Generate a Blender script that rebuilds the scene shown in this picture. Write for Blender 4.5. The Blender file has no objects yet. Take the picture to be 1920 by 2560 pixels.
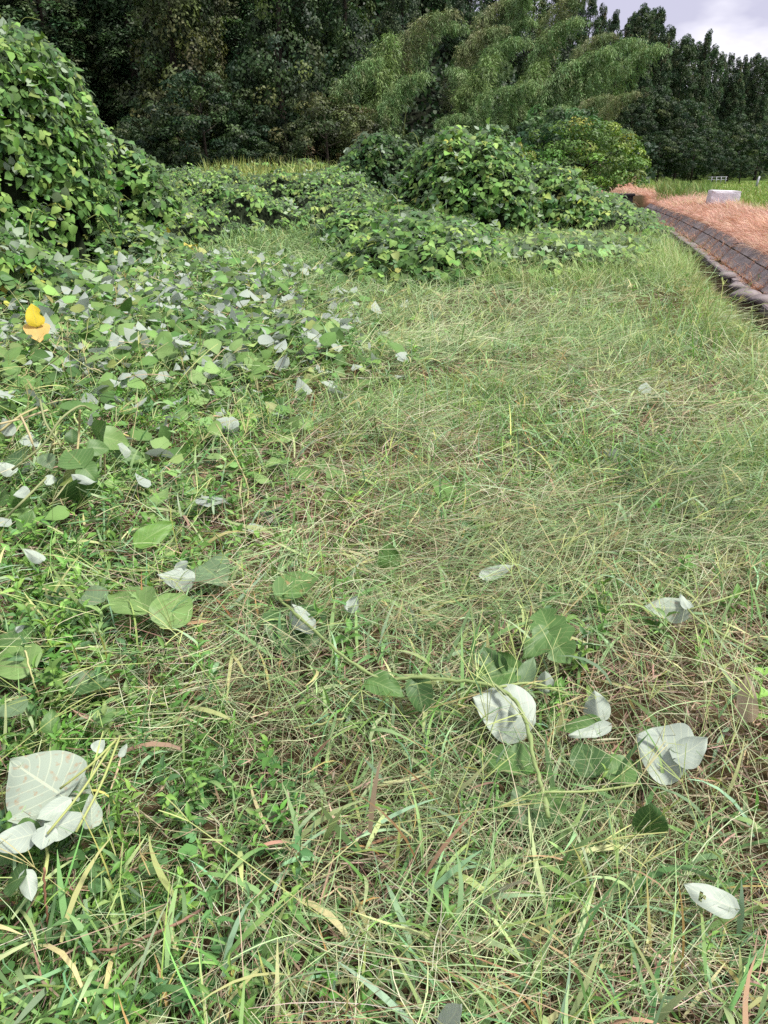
import bpy, math, random
import numpy as np
from mathutils import Matrix, Vector

# ------------------------------------------------------------------ camera, sky, sun, exposure
SC = bpy.context.scene
COL = SC.collection
random.seed(7)
RNG = np.random.default_rng(7)

PITCH = math.radians(24.7)
CAM_H = 1.5
F = 1883.0                       # focal length in pixels of the 1920 x 2560 photograph
cam_d = bpy.data.cameras.new('camera')
cam_d.sensor_fit = 'VERTICAL'
cam_d.sensor_height = 36.0
cam_d.lens = 36.0 * F / 2560.0
cam_d.clip_start = 0.05
cam_d.clip_end = 3000.0
cam = bpy.data.objects.new('camera', cam_d)
COL.objects.link(cam)
cam.location = (0, 0, CAM_H)
cam.rotation_euler = (math.pi / 2 - PITCH, 0, 0)
SC.camera = cam

SUN_EL, SUN_AZ = math.radians(60), math.radians(104)     # azimuth clockwise from +y (north)
EXPOSURE = 1.98
world = bpy.data.worlds.new('World')
SC.world = world
world.use_nodes = True
wn, wl = world.node_tree.nodes, world.node_tree.links
wn.clear()
w_out = wn.new('ShaderNodeOutputWorld')
w_bg = wn.new('ShaderNodeBackground')
w_bg.inputs['Strength'].default_value = 0.1
w_sky = wn.new('ShaderNodeTexSky')
w_sky.sky_type = 'NISHITA'
w_sky.sun_disc = False
w_sky.sun_elevation = SUN_EL
w_sky.sun_rotation = SUN_AZ
w_tc = wn.new('ShaderNodeTexCoord')
w_map = wn.new('ShaderNodeMapping')
w_map.inputs['Scale'].default_value = (1.0, 1.0, 2.6)
w_map.inputs['Location'].default_value = (0.35, 0.1, 0.55)
w_noise = wn.new('ShaderNodeTexNoise')
w_noise.inputs['Scale'].default_value = 4.2
w_noise.inputs['Detail'].default_value = 5.0
w_noise.inputs['Roughness'].default_value = 0.5
w_ramp = wn.new('ShaderNodeValToRGB')
w_ramp.color_ramp.elements[0].position = 0.43
w_ramp.color_ramp.elements[0].color = (1.6, 1.54, 1.95, 1)
w_ramp.color_ramp.elements[1].position = 0.58
w_ramp.color_ramp.elements[1].color = (3.0, 2.9, 3.1, 1)
w_mix = wn.new('ShaderNodeMix')
w_mix.data_type = 'RGBA'
w_mix.inputs[0].default_value = 0.96
wl.new(w_tc.outputs['Generated'], w_map.inputs['Vector'])
wl.new(w_map.outputs[0], w_noise.inputs['Vector'])
wl.new(w_noise.outputs['Fac'], w_ramp.inputs['Fac'])
wl.new(w_sky.outputs[0], w_mix.inputs[6])
wl.new(w_ramp.outputs[0], w_mix.inputs[7])
wl.new(w_mix.outputs[2], w_bg.inputs['Color'])
wl.new(w_bg.outputs[0], w_out.inputs[0])

sun_d = bpy.data.lights.new('sun', 'SUN')
sun_d.energy = 1.5
sun_d.angle = math.radians(10)
sun_d.color = (1.0, 0.96, 0.9)
sun = bpy.data.objects.new('sun', sun_d)
COL.objects.link(sun)
_sd = Vector((math.sin(SUN_AZ) * math.cos(SUN_EL), math.cos(SUN_AZ) * math.cos(SUN_EL), math.sin(SUN_EL)))
sun.rotation_euler = (-_sd).to_track_quat('-Z', 'Y').to_euler()

SC.view_settings.view_transform = 'Standard'
SC.view_settings.look = 'None'
SC.view_settings.gamma = 1.0
SC.view_settings.exposure = EXPOSURE
SC.view_settings.use_curve_mapping = False
SC.render.engine = 'CYCLES'
SC.cycles.max_bounces = 5
SC.cycles.diffuse_bounces = 3
SC.cycles.glossy_bounces = 2
SC.cycles.transmission_bounces = 3
SC.cycles.use_denoising = False

# ------------------------------------------------------------------ projection and noise helpers
CP, SP = math.cos(PITCH), math.sin(PITCH)


def unproj(u, v, z=0.0):
    """pixel of the photograph -> point at height z above the datum."""
    a, b = (u - 960.0) / F, -(v - 1280.0) / F
    d = np.array([a, CP + b * SP, -SP + b * CP])
    t = (z - CAM_H) / d[2]
    return np.array([0, 0, CAM_H]) + d * t


def at_depth(u, v, Y):
    a, b = (u - 960.0) / F, -(v - 1280.0) / F
    d = np.array([a, CP + b * SP, -SP + b * CP])
    return np.array([0, 0, CAM_H]) + d * (Y / d[1])


_TAB = np.random.default_rng(99).random((257, 257))


def vnoise(x, y, s=0):
    x = np.asarray(x, float) + s * 37.31
    y = np.asarray(y, float) + s * 17.77
    xi, yi = np.floor(x), np.floor(y)
    fx, fy = x - xi, y - yi
    fx = fx * fx * (3 - 2 * fx)
    fy = fy * fy * (3 - 2 * fy)
    i, j = (xi.astype(int) % 256), (yi.astype(int) % 256)
    a, b = _TAB[i, j], _TAB[i + 1, j]
    c, d = _TAB[i, j + 1], _TAB[i + 1, j + 1]
    return (a * (1 - fx) + b * fx) * (1 - fy) + (c * (1 - fx) + d * fx) * fy


def fbm(x, y, s=0, o=3):
    t, amp, f, n = 0, 1.0, 1.0, 0
    for k in range(o):
        t = t + amp * vnoise(np.asarray(x) * f, np.asarray(y) * f, s + k * 3)
        n += amp
        amp *= 0.5
        f *= 2.1
    return t / n


def sstep(a, b, x):
    t = np.clip((np.asarray(x, float) - a) / (b - a), 0, 1)
    return t * t * (3 - 2 * t)


# ------------------------------------------------------------------ mesh helpers
class MB:
    """collects vertices, polygons, a colour for each vertex and an optional uv for each vertex."""

    def __init__(self):
        self.V, self.C, self.U, self.Q, self.n = [], [], [], [], 0

    def add(self, V, faces, C, U=None):
        V = np.asarray(V, float).reshape(-1, 3)
        C = np.asarray(C, float)
        if C.ndim == 1:
            C = np.tile(C, (len(V), 1))
        self.V.append(V)
        self.C.append(C)
        self.U.append(np.zeros((len(V), 2)) if U is None else np.asarray(U, float))
        if isinstance(faces, np.ndarray):
            faces = [faces]
        for f in faces:
            if len(f):
                self.Q.append(np.asarray(f, int) + self.n)
        self.n += len(V)

    def mesh(self, name, mat, smooth=True, uv=False):
        me = bpy.data.meshes.new(name)
        V = np.concatenate(self.V)
        C = np.concatenate(self.C)
        me.vertices.add(len(V))
        me.vertices.foreach_set('co', V.astype(np.float32).ravel())
        li = np.concatenate([q.ravel() for q in self.Q])
        cnt = np.concatenate([np.full(len(q), q.shape[1]) for q in self.Q])
        st = np.concatenate([[0], np.cumsum(cnt)[:-1]])
        me.loops.add(len(li))
        me.loops.foreach_set('vertex_index', li.astype(np.int32))
        me.polygons.add(len(cnt))
        me.polygons.foreach_set('loop_start', st.astype(np.int32))
        me.polygons.foreach_set('loop_total', cnt.astype(np.int32))
        me.polygons.foreach_set('use_smooth', np.full(len(cnt), smooth))
        at = me.color_attributes.new('Col', 'FLOAT_COLOR', 'POINT')
        rgba = np.ones((len(V), 4), np.float32)
        rgba[:, :3] = C
        at.data.foreach_set('color', rgba.ravel())
        if uv:
            U = np.concatenate(self.U)
            lay = me.uv_layers.new(name='UVMap')
            lay.data.foreach_set('uv', U[li].astype(np.float32).ravel())
        me.update(calc_edges=True)
        me.materials.append(mat)
        return me


def link(name, me, parent=None, loc=None, label=None, cat=None, group=None, kind=None):
    o = bpy.data.objects.new(name, me)
    COL.objects.link(o)
    if parent is not None:
        o.parent = parent
    if loc is not None:
        o.location = [float(q) for q in loc]
    tag(o, label, cat, group, kind)
    return o


def tag(o, label=None, cat=None, group=None, kind=None):
    for k, v in (('label', label), ('category', cat), ('group', group), ('kind', kind)):
        if v:
            o[k] = v


def frames(d, n):
    """rotation matrices whose columns are side, direction, normal."""
    d = d / np.linalg.norm(d, axis=1, keepdims=True)
    s = np.cross(d, n)
    s /= np.linalg.norm(s, axis=1, keepdims=True) + 1e-9
    m = np.cross(s, d)
    return np.stack([s, d, m], axis=2)


def scatter(mb, T, P, R, S, C, tint=None):
    """T = (verts, [faces]) ; copies it at P with rotation R, scale S (N,) or (N,3), colour C."""
    tv, tf = T[0], T[1]
    N, k = len(P), len(tv)
    if N == 0:
        return
    S = np.asarray(S, float)
    if S.ndim == 1:
        S = np.repeat(S[:, None], 3, 1)
    loc = tv[None] * S[:, None, :]
    V = np.einsum('nij,nkj->nki', R, loc) + P[:, None, :]
    if tint is None:
        CC = np.repeat(C[:, None, :], k, 1)
    else:
        CC = C[:, None, :] * tint[None, :, None]
    off = (np.arange(N) * k)[:, None, None]
    faces = [(f[None] + off).reshape(-1, f.shape[1]) for f in tf]
    mb.add(V.reshape(-1, 3), faces, CC.reshape(-1, 3))


def strip_faces(nseg):
    i = np.arange(nseg)
    return np.stack([2 * i, 2 * i + 1, 2 * i + 3, 2 * i + 2], 1)


def blades(mb, P, az, tilt, bend, L, W, C0, C1, nseg=4, twist=None, roll=None, taper=0.15, floor=None):
    """ribbons of grass: root P, heading az, tilt from the vertical, bend over the length."""
    N = len(P)
    if N == 0:
        return
    pts = np.zeros((N, nseg + 1, 3))
    pts[:, 0] = P
    az = az.copy()
    wd = np.zeros((N, nseg + 1, 3))
    roll = np.zeros(N) if roll is None else roll
    for i in range(nseg + 1):
        th = tilt + bend * min((i + 0.5) / nseg, 1.0)
        a = az if twist is None else az + twist * i / nseg
        dirv = np.stack([np.sin(th) * np.cos(a), np.sin(th) * np.sin(a), np.cos(th)], 1)
        hor = np.stack([-np.sin(a), np.cos(a), np.zeros(N)], 1)
        upv = np.cross(dirv, hor)
        wd[:, i] = hor * np.cos(roll)[:, None] + upv * np.sin(roll)[:, None]
        if i < nseg:
            pts[:, i + 1] = pts[:, i] + dirv * (L / nseg)[:, None]
    if floor is not None:
        pts[:, :, 2] = np.maximum(pts[:, :, 2], floor[:, None] + 0.004)
    s = np.linspace(0, 1, nseg + 1)
    prof = np.minimum(0.55 + 1.6 * s, 1.0) * (1 - (1 - taper) * np.clip((s - 0.45) / 0.55, 0, 1) ** 1.3)
    hw = 0.5 * W[:, None] * prof[None]
    V = np.stack([pts - wd * hw[..., None], pts + wd * hw[..., None]], 2)
    CC = C0[:, None, :] * (1 - s)[None, :, None] + C1[:, None, :] * s[None, :, None]
    CC = np.repeat(CC[:, :, None, :], 2, 2)
    f = strip_faces(nseg)
    off = (np.arange(N) * 2 * (nseg + 1))[:, None, None]
    mb.add(V.reshape(-1, 3), (f[None] + off).reshape(-1, 4), CC.reshape(-1, 3))


def tube(mb, pts, rad, col, k=6, cap=True):
    pts = np.asarray(pts, float)
    n = len(pts)
    rad = np.atleast_1d(np.asarray(rad, float))
    rad = np.interp(np.linspace(0, 1, n), np.linspace(0, 1, len(rad)), rad) if len(rad) > 1 else np.full(n, rad[0])
    tan = np.gradient(pts, axis=0)
    tan /= np.linalg.norm(tan, axis=1, keepdims=True) + 1e-9
    ref = np.array([0, 0, 1.0]) if abs(tan[:, 2]).mean() < 0.8 else np.array([1.0, 0, 0])
    a = np.cross(tan, ref)
    a /= np.linalg.norm(a, axis=1, keepdims=True) + 1e-9
    b = np.cross(tan, a)
    ang = np.arange(k) * 2 * math.pi / k
    V = pts[:, None] + rad[:, None, None] * (a[:, None] * np.cos(ang)[None, :, None] + b[:, None] * np.sin(ang)[None, :, None])
    i, j = np.meshgrid(np.arange(n - 1), np.arange(k), indexing='ij')
    q = np.stack([i * k + j, i * k + (j + 1) % k, (i + 1) * k + (j + 1) % k, (i + 1) * k + j], -1).reshape(-1, 4)
    fs = [q]
    if cap:
        fs.append(np.array([list(range(k))[::-1]]))
        fs.append(np.array([[(n - 1) * k + j for j in range(k)]]))
    mb.add(V.reshape(-1, 3), fs, np.asarray(col, float))


def smooth_path(ctrl, n=24):
    """Catmull-Rom through the control points."""
    c = np.asarray(ctrl, float)
    c = np.vstack([2 * c[0] - c[1], c, 2 * c[-1] - c[-2]])
    out = []
    m = len(c) - 3
    for k in range(m):
        t = np.linspace(0, 1, max(3, n // m + 1), endpoint=(k == m - 1))[:, None]
        p0, p1, p2, p3 = c[k:k + 4]
        out.append(0.5 * ((2 * p1) + (-p0 + p2) * t + (2 * p0 - 5 * p1 + 4 * p2 - p3) * t ** 2 + (-p0 + 3 * p1 - 3 * p2 + p3) * t ** 3))
    return np.vstack(out)


def pick(rng, pal, wts, n, jit=0.15):
    pal = np.asarray(pal, float)
    w = np.asarray(wts, float)
    c = pal[rng.choice(len(pal), n, p=w / w.sum())]
    v = 1 + jit * rng.standard_normal((n, 1))
    h = 1 + 0.4 * jit * rng.standard_normal((n, 3))
    return np.clip(c * np.clip(v, 0.45, 1.7) * np.clip(h, 0.7, 1.3), 0.004, 0.8)


def unit(a):
    return a / (np.linalg.norm(a, axis=-1, keepdims=True) + 1e-9)


# ------------------------------------------------------------------ materials
def base_mat(name):
    m = bpy.data.materials.new(name)
    m.use_nodes = True
    nt = m.node_tree
    nt.nodes.clear()
    out = nt.nodes.new('ShaderNodeOutputMaterial')
    return m, nt, out


def leaf_mat(name, rough=0.5, spec=0.35, transl=0.3, pale_back=0.0, back=(0.42, 0.47, 0.38), veins=False, worn=0.0, tgain=1.25):
    m, nt, out = base_mat(name)
    N, L = nt.nodes, nt.links
    at = N.new('ShaderNodeVertexColor')
    at.layer_name = 'Col'
    col = at.outputs['Color']
    geo = N.new('ShaderNodeNewGeometry')
    if veins:
        uv = N.new('ShaderNodeUVMap')
        sep = N.new('ShaderNodeSeparateXYZ')
        L.new(uv.outputs[0], sep.inputs[0])

        def mth(op, a, b=None, c=None):
            q = N.new('ShaderNodeMath')
            q.operation = op
            for i, x in enumerate((a, b, c)):
                if x is None:
                    continue
                if isinstance(x, (int, float)):
                    q.inputs[i].default_value = x
                else:
                    L.new(x, q.inputs[i])
            return q.outputs[0]
        t = mth('ABSOLUTE', mth('MULTIPLY_ADD', sep.outputs[0], 2.0, -1.0))
        mid = mth('LESS_THAN', t, 0.035)
        fr = mth('FRACT', mth('MULTIPLY', mth('SUBTRACT', sep.outputs[1], mth('MULTIPLY', t, 0.34)), 7.0))
        lat = mth('LESS_THAN', mth('ABSOLUTE', mth('SUBTRACT', fr, 0.5)), 0.06)
        lat = mth('MULTIPLY', lat, 0.7)
        vein = mth('MAXIMUM', mid, lat)
        mv = N.new('ShaderNodeMix')
        mv.data_type = 'RGBA'
        L.new(mth('MULTIPLY', vein, 0.45), mv.inputs[0])
        L.new(col, mv.inputs[6])
        mv.inputs[7].default_value = (0.30, 0.38, 0.15, 1)
        col = mv.outputs[2]
    if pale_back > 0:
        mx = N.new('ShaderNodeMix')
        mx.data_type = 'RGBA'
        fac = N.new('ShaderNodeMath')
        fac.operation = 'MULTIPLY'
        fac.inputs[1].default_value = pale_back
        L.new(geo.outputs['Backfacing'], fac.inputs[0])
        L.new(fac.outputs[0], mx.inputs[0])
        L.new(col, mx.inputs[6])
        if veins:
            mb_ = N.new('ShaderNodeMix')
            mb_.data_type = 'RGBA'
            L.new(mth('MULTIPLY', vein, 0.5), mb_.inputs[0])
            mb_.inputs[6].default_value = (*back, 1)
            mb_.inputs[7].default_value = (0.60, 0.64, 0.46, 1)
            L.new(mb_.outputs[2], mx.inputs[7])
        else:
            mx.inputs[7].default_value = (*back, 1)
        col = mx.outputs[2]
    if worn > 0:
        tc = N.new('ShaderNodeTexCoord')
        nz = N.new('ShaderNodeTexNoise')
        nz.inputs['Scale'].default_value = 9.0
        nz.inputs['Detail'].default_value = 4.0
        L.new(tc.outputs['Object'], nz.inputs['Vector'])
        rp = N.new('ShaderNodeValToRGB')
        rp.color_ramp.elements[0].position = 0.56
        rp.color_ramp.elements[0].color = (0, 0, 0, 1)
        rp.color_ramp.elements[1].position = 0.72
        rp.color_ramp.elements[1].color = (worn, worn, worn, 1)
        L.new(nz.outputs['Fac'], rp.inputs['Fac'])
        mw = N.new('ShaderNodeMix')
        mw.data_type = 'RGBA'
        L.new(rp.outputs[0], mw.inputs[0])
        L.new(col, mw.inputs[6])
        mw.inputs[7].default_value = (0.34, 0.2, 0.1, 1)
        col = mw.outputs[2]
    p = N.new('ShaderNodeBsdfPrincipled')
    p.inputs['Roughness'].default_value = rough
    p.inputs['Specular IOR Level'].default_value = spec
    L.new(col, p.inputs['Base Color'])
    if transl > 0:
        tr = N.new('ShaderNodeBsdfTranslucent')
        hs = N.new('ShaderNodeHueSaturation')
        hs.inputs['Saturation'].default_value = 1.15
        hs.inputs['Value'].default_value = tgain
        L.new(col, hs.inputs['Color'])
        L.new(hs.outputs[0], tr.inputs['Color'])
        ms = N.new('ShaderNodeMixShader')
        ms.inputs[0].default_value = transl
        L.new(p.outputs[0], ms.inputs[1])
        L.new(tr.outputs[0], ms.inputs[2])
        L.new(ms.outputs[0], out.inputs[0])
    else:
        L.new(p.outputs[0], out.inputs[0])
    return m


def noise_mat(name, c0, c1, scale, rough=0.9, bump=0.3, detail=6.0, c2=None, coord='Object', bscale=None):
    m, nt, out = base_mat(name)
    N, L = nt.nodes, nt.links
    tc = N.new('ShaderNodeTexCoord')
    nz = N.new('ShaderNodeTexNoise')
    nz.inputs['Scale'].default_value = scale
    nz.inputs['Detail'].default_value = detail
    L.new(tc.outputs[coord], nz.inputs['Vector'])
    rp = N.new('ShaderNodeValToRGB')
    rp.color_ramp.elements[0].position = 0.32
    rp.color_ramp.elements[0].color = (*c0, 1)
    rp.color_ramp.elements[1].position = 0.68
    rp.color_ramp.elements[1].color = (*c1, 1)
    if c2:
        e = rp.color_ramp.elements.new(0.5)
        e.color = (*c2, 1)
    L.new(nz.outputs['Fac'], rp.inputs['Fac'])
    p = N.new('ShaderNodeBsdfPrincipled')
    p.inputs['Roughness'].default_value = rough
    p.inputs['Specular IOR Level'].default_value = 0.2
    L.new(rp.outputs[0], p.inputs['Base Color'])
    if bump:
        n2 = N.new('ShaderNodeTexNoise')
        n2.inputs['Scale'].default_value = bscale or scale * 6
        n2.inputs['Detail'].default_value = 5
        L.new(tc.outputs[coord], n2.inputs['Vector'])
        b = N.new('ShaderNodeBump')
        b.inputs['Strength'].default_value = bump
        b.inputs['Distance'].default_value = 0.03
        L.new(n2.outputs['Fac'], b.inputs['Height'])
        L.new(b.outputs[0], p.inputs['Normal'])
    L.new(p.outputs[0], out.inputs[0])
    return m


def col_mat(name, rough=0.85, spec=0.2):
    return leaf_mat(name, rough, spec, 0.0)


M_GRASS = leaf_mat('grass_blades', 0.5, 0.3, 0.2)
M_WEED = leaf_mat('weed_leaves', 0.5, 0.28, 0.2)
M_KUDZU = leaf_mat('kudzu_leaves', 0.55, 0.22, 0.22, pale_back=0.8, back=(0.33, 0.40, 0.30))
M_LOOSE = leaf_mat('cut_leaves', 0.5, 0.35, 0.18, pale_back=0.97, back=(0.38, 0.44, 0.37), veins=True)
M_WORN = leaf_mat('worn_cut_leaves', 0.6, 0.3, 0.18, pale_back=0.95, back=(0.33, 0.39, 0.31), veins=True, worn=0.75)
M_PLAIN = leaf_mat('coloured_leaves', 0.5, 0.35, 0.3, veins=True, worn=0.3)
M_TREE = leaf_mat('tree_leaves', 0.55, 0.3, 0.2)
M_BAMBOO = leaf_mat('bamboo_leaves', 0.5, 0.3, 0.14)
M_BARK = noise_mat('bark', (0.018, 0.014, 0.011), (0.05, 0.04, 0.03), 9.0, 0.9, 0.5)
M_STEM = col_mat('vine_stem', 0.6, 0.3)
M_CORE = col_mat('shade_core', 0.9, 0.1)  # for the inner shells that stand in for shaded depth
M_CONC = noise_mat('dark_concrete', (0.15, 0.125, 0.125), (0.30, 0.26, 0.26), 2.2, 0.9, 0.25, c2=(0.22, 0.19, 0.19), bscale=60)
M_CONC2 = noise_mat('stained_concrete', (0.018, 0.016, 0.018), (0.065, 0.056, 0.06), 2.2, 0.9, 0.5, bscale=25)
M_PALE = noise_mat('pale_concrete', (0.6, 0.57, 0.64), (0.82, 0.79, 0.85), 4.0, 0.85, 0.35, bscale=45)
M_RAIL = noise_mat('painted_rail', (0.3, 0.31, 0.33), (0.5, 0.51, 0.54), 8.0, 0.5, 0.05)

# ------------------------------------------------------------------ the ground: one sheet with ditch, bank, paddy and hill
def canal(y):
    y = np.asarray(y, float)
    c = 1.66 + 0.257 * y - 0.0022 * np.maximum(0, np.minimum(y, 36) - 15) ** 2
    return c - np.maximum(0, y - 36) * 0.09


_PX = [-0.5, -0.12, 0.02, 0.30, 0.90, 0.93, 1.12, 1.14, 1.54, 2.3, 3.4, 4.0, 6.0]
_PZ = [0.0, 0.01, -0.08, -0.72, -0.76, -0.36, -0.33, -0.31, 0.08, 0.22, 0.30, 0.12, 0.02]


def hill_z(x, y):
    yb = np.interp(x, [-200, 12, 20, 32, 300], [43, 43, 62, 92, 110])
    top = np.interp(x, [-200, 0, 14, 300], [34, 34, 14, 8])
    sl = np.interp(x, [-200, 0, 12, 300], [0.85, 0.85, 0.35, 0.25])
    return top * (1 - np.exp(-np.maximum(0, y - yb) * sl / top))


def ground_z(x, y):
    x, y = np.asarray(x, float), np.asarray(y, float)
    xp = x - canal(y)
    g = 1 - sstep(34.8, 35.4, y)
    prof = np.interp(xp, _PX, _PZ)
    far = np.interp(xp, [-3.0, 0.0, 1.5, 6.0], [0.0, 0.28, 0.32, 0.02])
    z = prof * g + far * (1 - g)
    field = 1 - sstep(-0.4, -0.1, xp)
    z = z + field * (0.14 * (fbm(x * 0.7, y * 0.7, 1) - 0.5) + 0.12 * (fbm(x * 2.2, y * 2.2, 2) - 0.5)) * (0.3 + 0.7 * sstep(-.1, 2, y))
    z = z + 0.05 * sstep(3, 9, xp) * (fbm(x * 0.5, y * 0.5, 5) - 0.5)
    return z + hill_z(x, y)


def build_ground():
    xs = np.concatenate([-np.geomspace(400, 9, 26), np.arange(-8.6, -0.5, 0.16), np.arange(-0.5, 1.6, 0.035),
                         np.arange(1.6, 4.2, 0.12), np.arange(4.3, 12, 0.5), np.geomspace(12.5, 600, 30)])
    ys = np.concatenate([[-30, -12, -6, -3, -1.5, -.5], np.arange(0, 12, 0.1), np.arange(12, 40, 0.22), np.arange(40, 110, 1.5), np.geomspace(112, 900, 22)])
    X, Y = np.meshgrid(xs, ys)
    X = X + canal(np.minimum(Y, 60))
    Z = ground_z(X, Y)
    n, m = X.shape
    V = np.stack([X, Y, Z], -1).reshape(-1, 3)
    i, j = np.meshgrid(np.arange(n - 1), np.arange(m - 1), indexing='ij')
    q = np.stack([i * m + j, i * m + j + 1, (i + 1) * m + j + 1, (i + 1) * m + j], -1).reshape(-1, 4)
    xp = X - canal(np.minimum(Y, 60))
    soil = np.array([0.045, 0.027, 0.02])
    C = np.tile(soil, (n, m, 1))
    thatch = fbm(X * 1.2, Y * 1.2, 8)[..., None]
    C = C * (0.7 + 0.6 * thatch) + np.array([0.03, 0.035, 0.0]) * thatch
    ing = (sstep(9.5, 12, Y) * (1 - sstep(-0.4, -0.1, xp)))[..., None]
    C = C * (1 - ing) + np.array([0.045, 0.075, 0.022]) * ing
    dead = (sstep(1.3, 1.6, xp) * (1 - sstep(3.0, 4.0, xp)))[..., None]
    C = C * (1 - dead) + np.array([0.26, 0.13, 0.08]) * dead
    grn = sstep(3.2, 4.2, xp)[..., None]
    patch = fbm(X * 0.12, Y * 0.12, 12)[..., None]
    C = C * (1 - grn) + (np.array([0.10, 0.16, 0.035]) * (0.6 + 0.8 * patch)) * grn
    ditch_bed = (sstep(0.0, 0.2, xp) * (1 - sstep(0.85, 0.92, xp)))[..., None] * (Y < 35)[..., None]  # darker brown along the bottom of the ditch
    C = C * (1 - ditch_bed) + np.array([0.02, 0.016, 0.014]) * ditch_bed
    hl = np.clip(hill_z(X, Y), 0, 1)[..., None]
    C = C * (1 - hl) + np.array([0.006, 0.008, 0.004]) * hl  # gloom under the trees is put into the hill colour
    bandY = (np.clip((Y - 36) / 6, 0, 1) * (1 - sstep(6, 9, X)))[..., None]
    C = C * (1 - bandY) + np.array([0.008, 0.010, 0.005]) * bandY  # flat floor below the front trees gets the same painted shade
    mb = MB()
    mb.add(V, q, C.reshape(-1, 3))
    m_, nt, out = base_mat('soil_and_thatch')
    N, L = nt.nodes, nt.links
    at = N.new('ShaderNodeVertexColor')
    at.layer_name = 'Col'
    tc = N.new('ShaderNodeTexCoord')
    nz = N.new('ShaderNodeTexNoise')
    nz.inputs['Scale'].default_value = 14
    nz.inputs['Detail'].default_value = 8
    L.new(tc.outputs['Object'], nz.inputs['Vector'])
    mr = N.new('ShaderNodeMapRange')
    mr.inputs[3].default_value = 0.35
    mr.inputs[4].default_value = 1.7
    L.new(nz.outputs['Fac'], mr.inputs[0])
    mx = N.new('ShaderNodeVectorMath')
    mx.operation = 'SCALE'
    L.new(at.outputs['Color'], mx.inputs[0])
    L.new(mr.outputs[0], mx.inputs['Scale'])
    p = N.new('ShaderNodeBsdfPrincipled')
    p.inputs['Roughness'].default_value = 0.95
    p.inputs['Specular IOR Level'].default_value = 0.1
    L.new(mx.outputs[0], p.inputs['Base Color'])
    b = N.new('ShaderNodeBump')
    b.inputs['Strength'].default_value = 0.6
    b.inputs['Distance'].default_value = 0.02
    L.new(nz.outputs['Fac'], b.inputs['Height'])
    L.new(b.outputs[0], p.inputs['Normal'])
    L.new(p.outputs[0], out.inputs[0])
    link('ground', mb.mesh('ground', m_), kind='structure')


build_ground()


# ------------------------------------------------------------------ ditch lining, headwall, block, rail
def chamfer_box(mb, sx, sy, sz, ch, col, rng=None, jit=0.0, nx=1):
    """box centred in x and y, standing on z=0, chamfered round the top face."""
    x, y = sx / 2, sy / 2
    ring = lambda a, b, z: [(-a, -b, z), (a, -b, z), (a, b, z), (-a, b, z)]
    V = np.array(ring(x, y, 0) + ring(x, y, sz - ch) + ring(x - ch, y - ch, sz))
    if rng is not None:
        V = V + rng.normal(0, jit, V.shape)
    q = []
    for k in (0, 4):
        for i in range(4):
            j = (i + 1) % 4
            q.append([k + i, k + j, k + 4 + j, k + 4 + i])
    q.append([8, 9, 10, 11])
    q.append([3, 2, 1, 0])
    mb.add(V, np.array(q), np.asarray(col, float))


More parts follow.
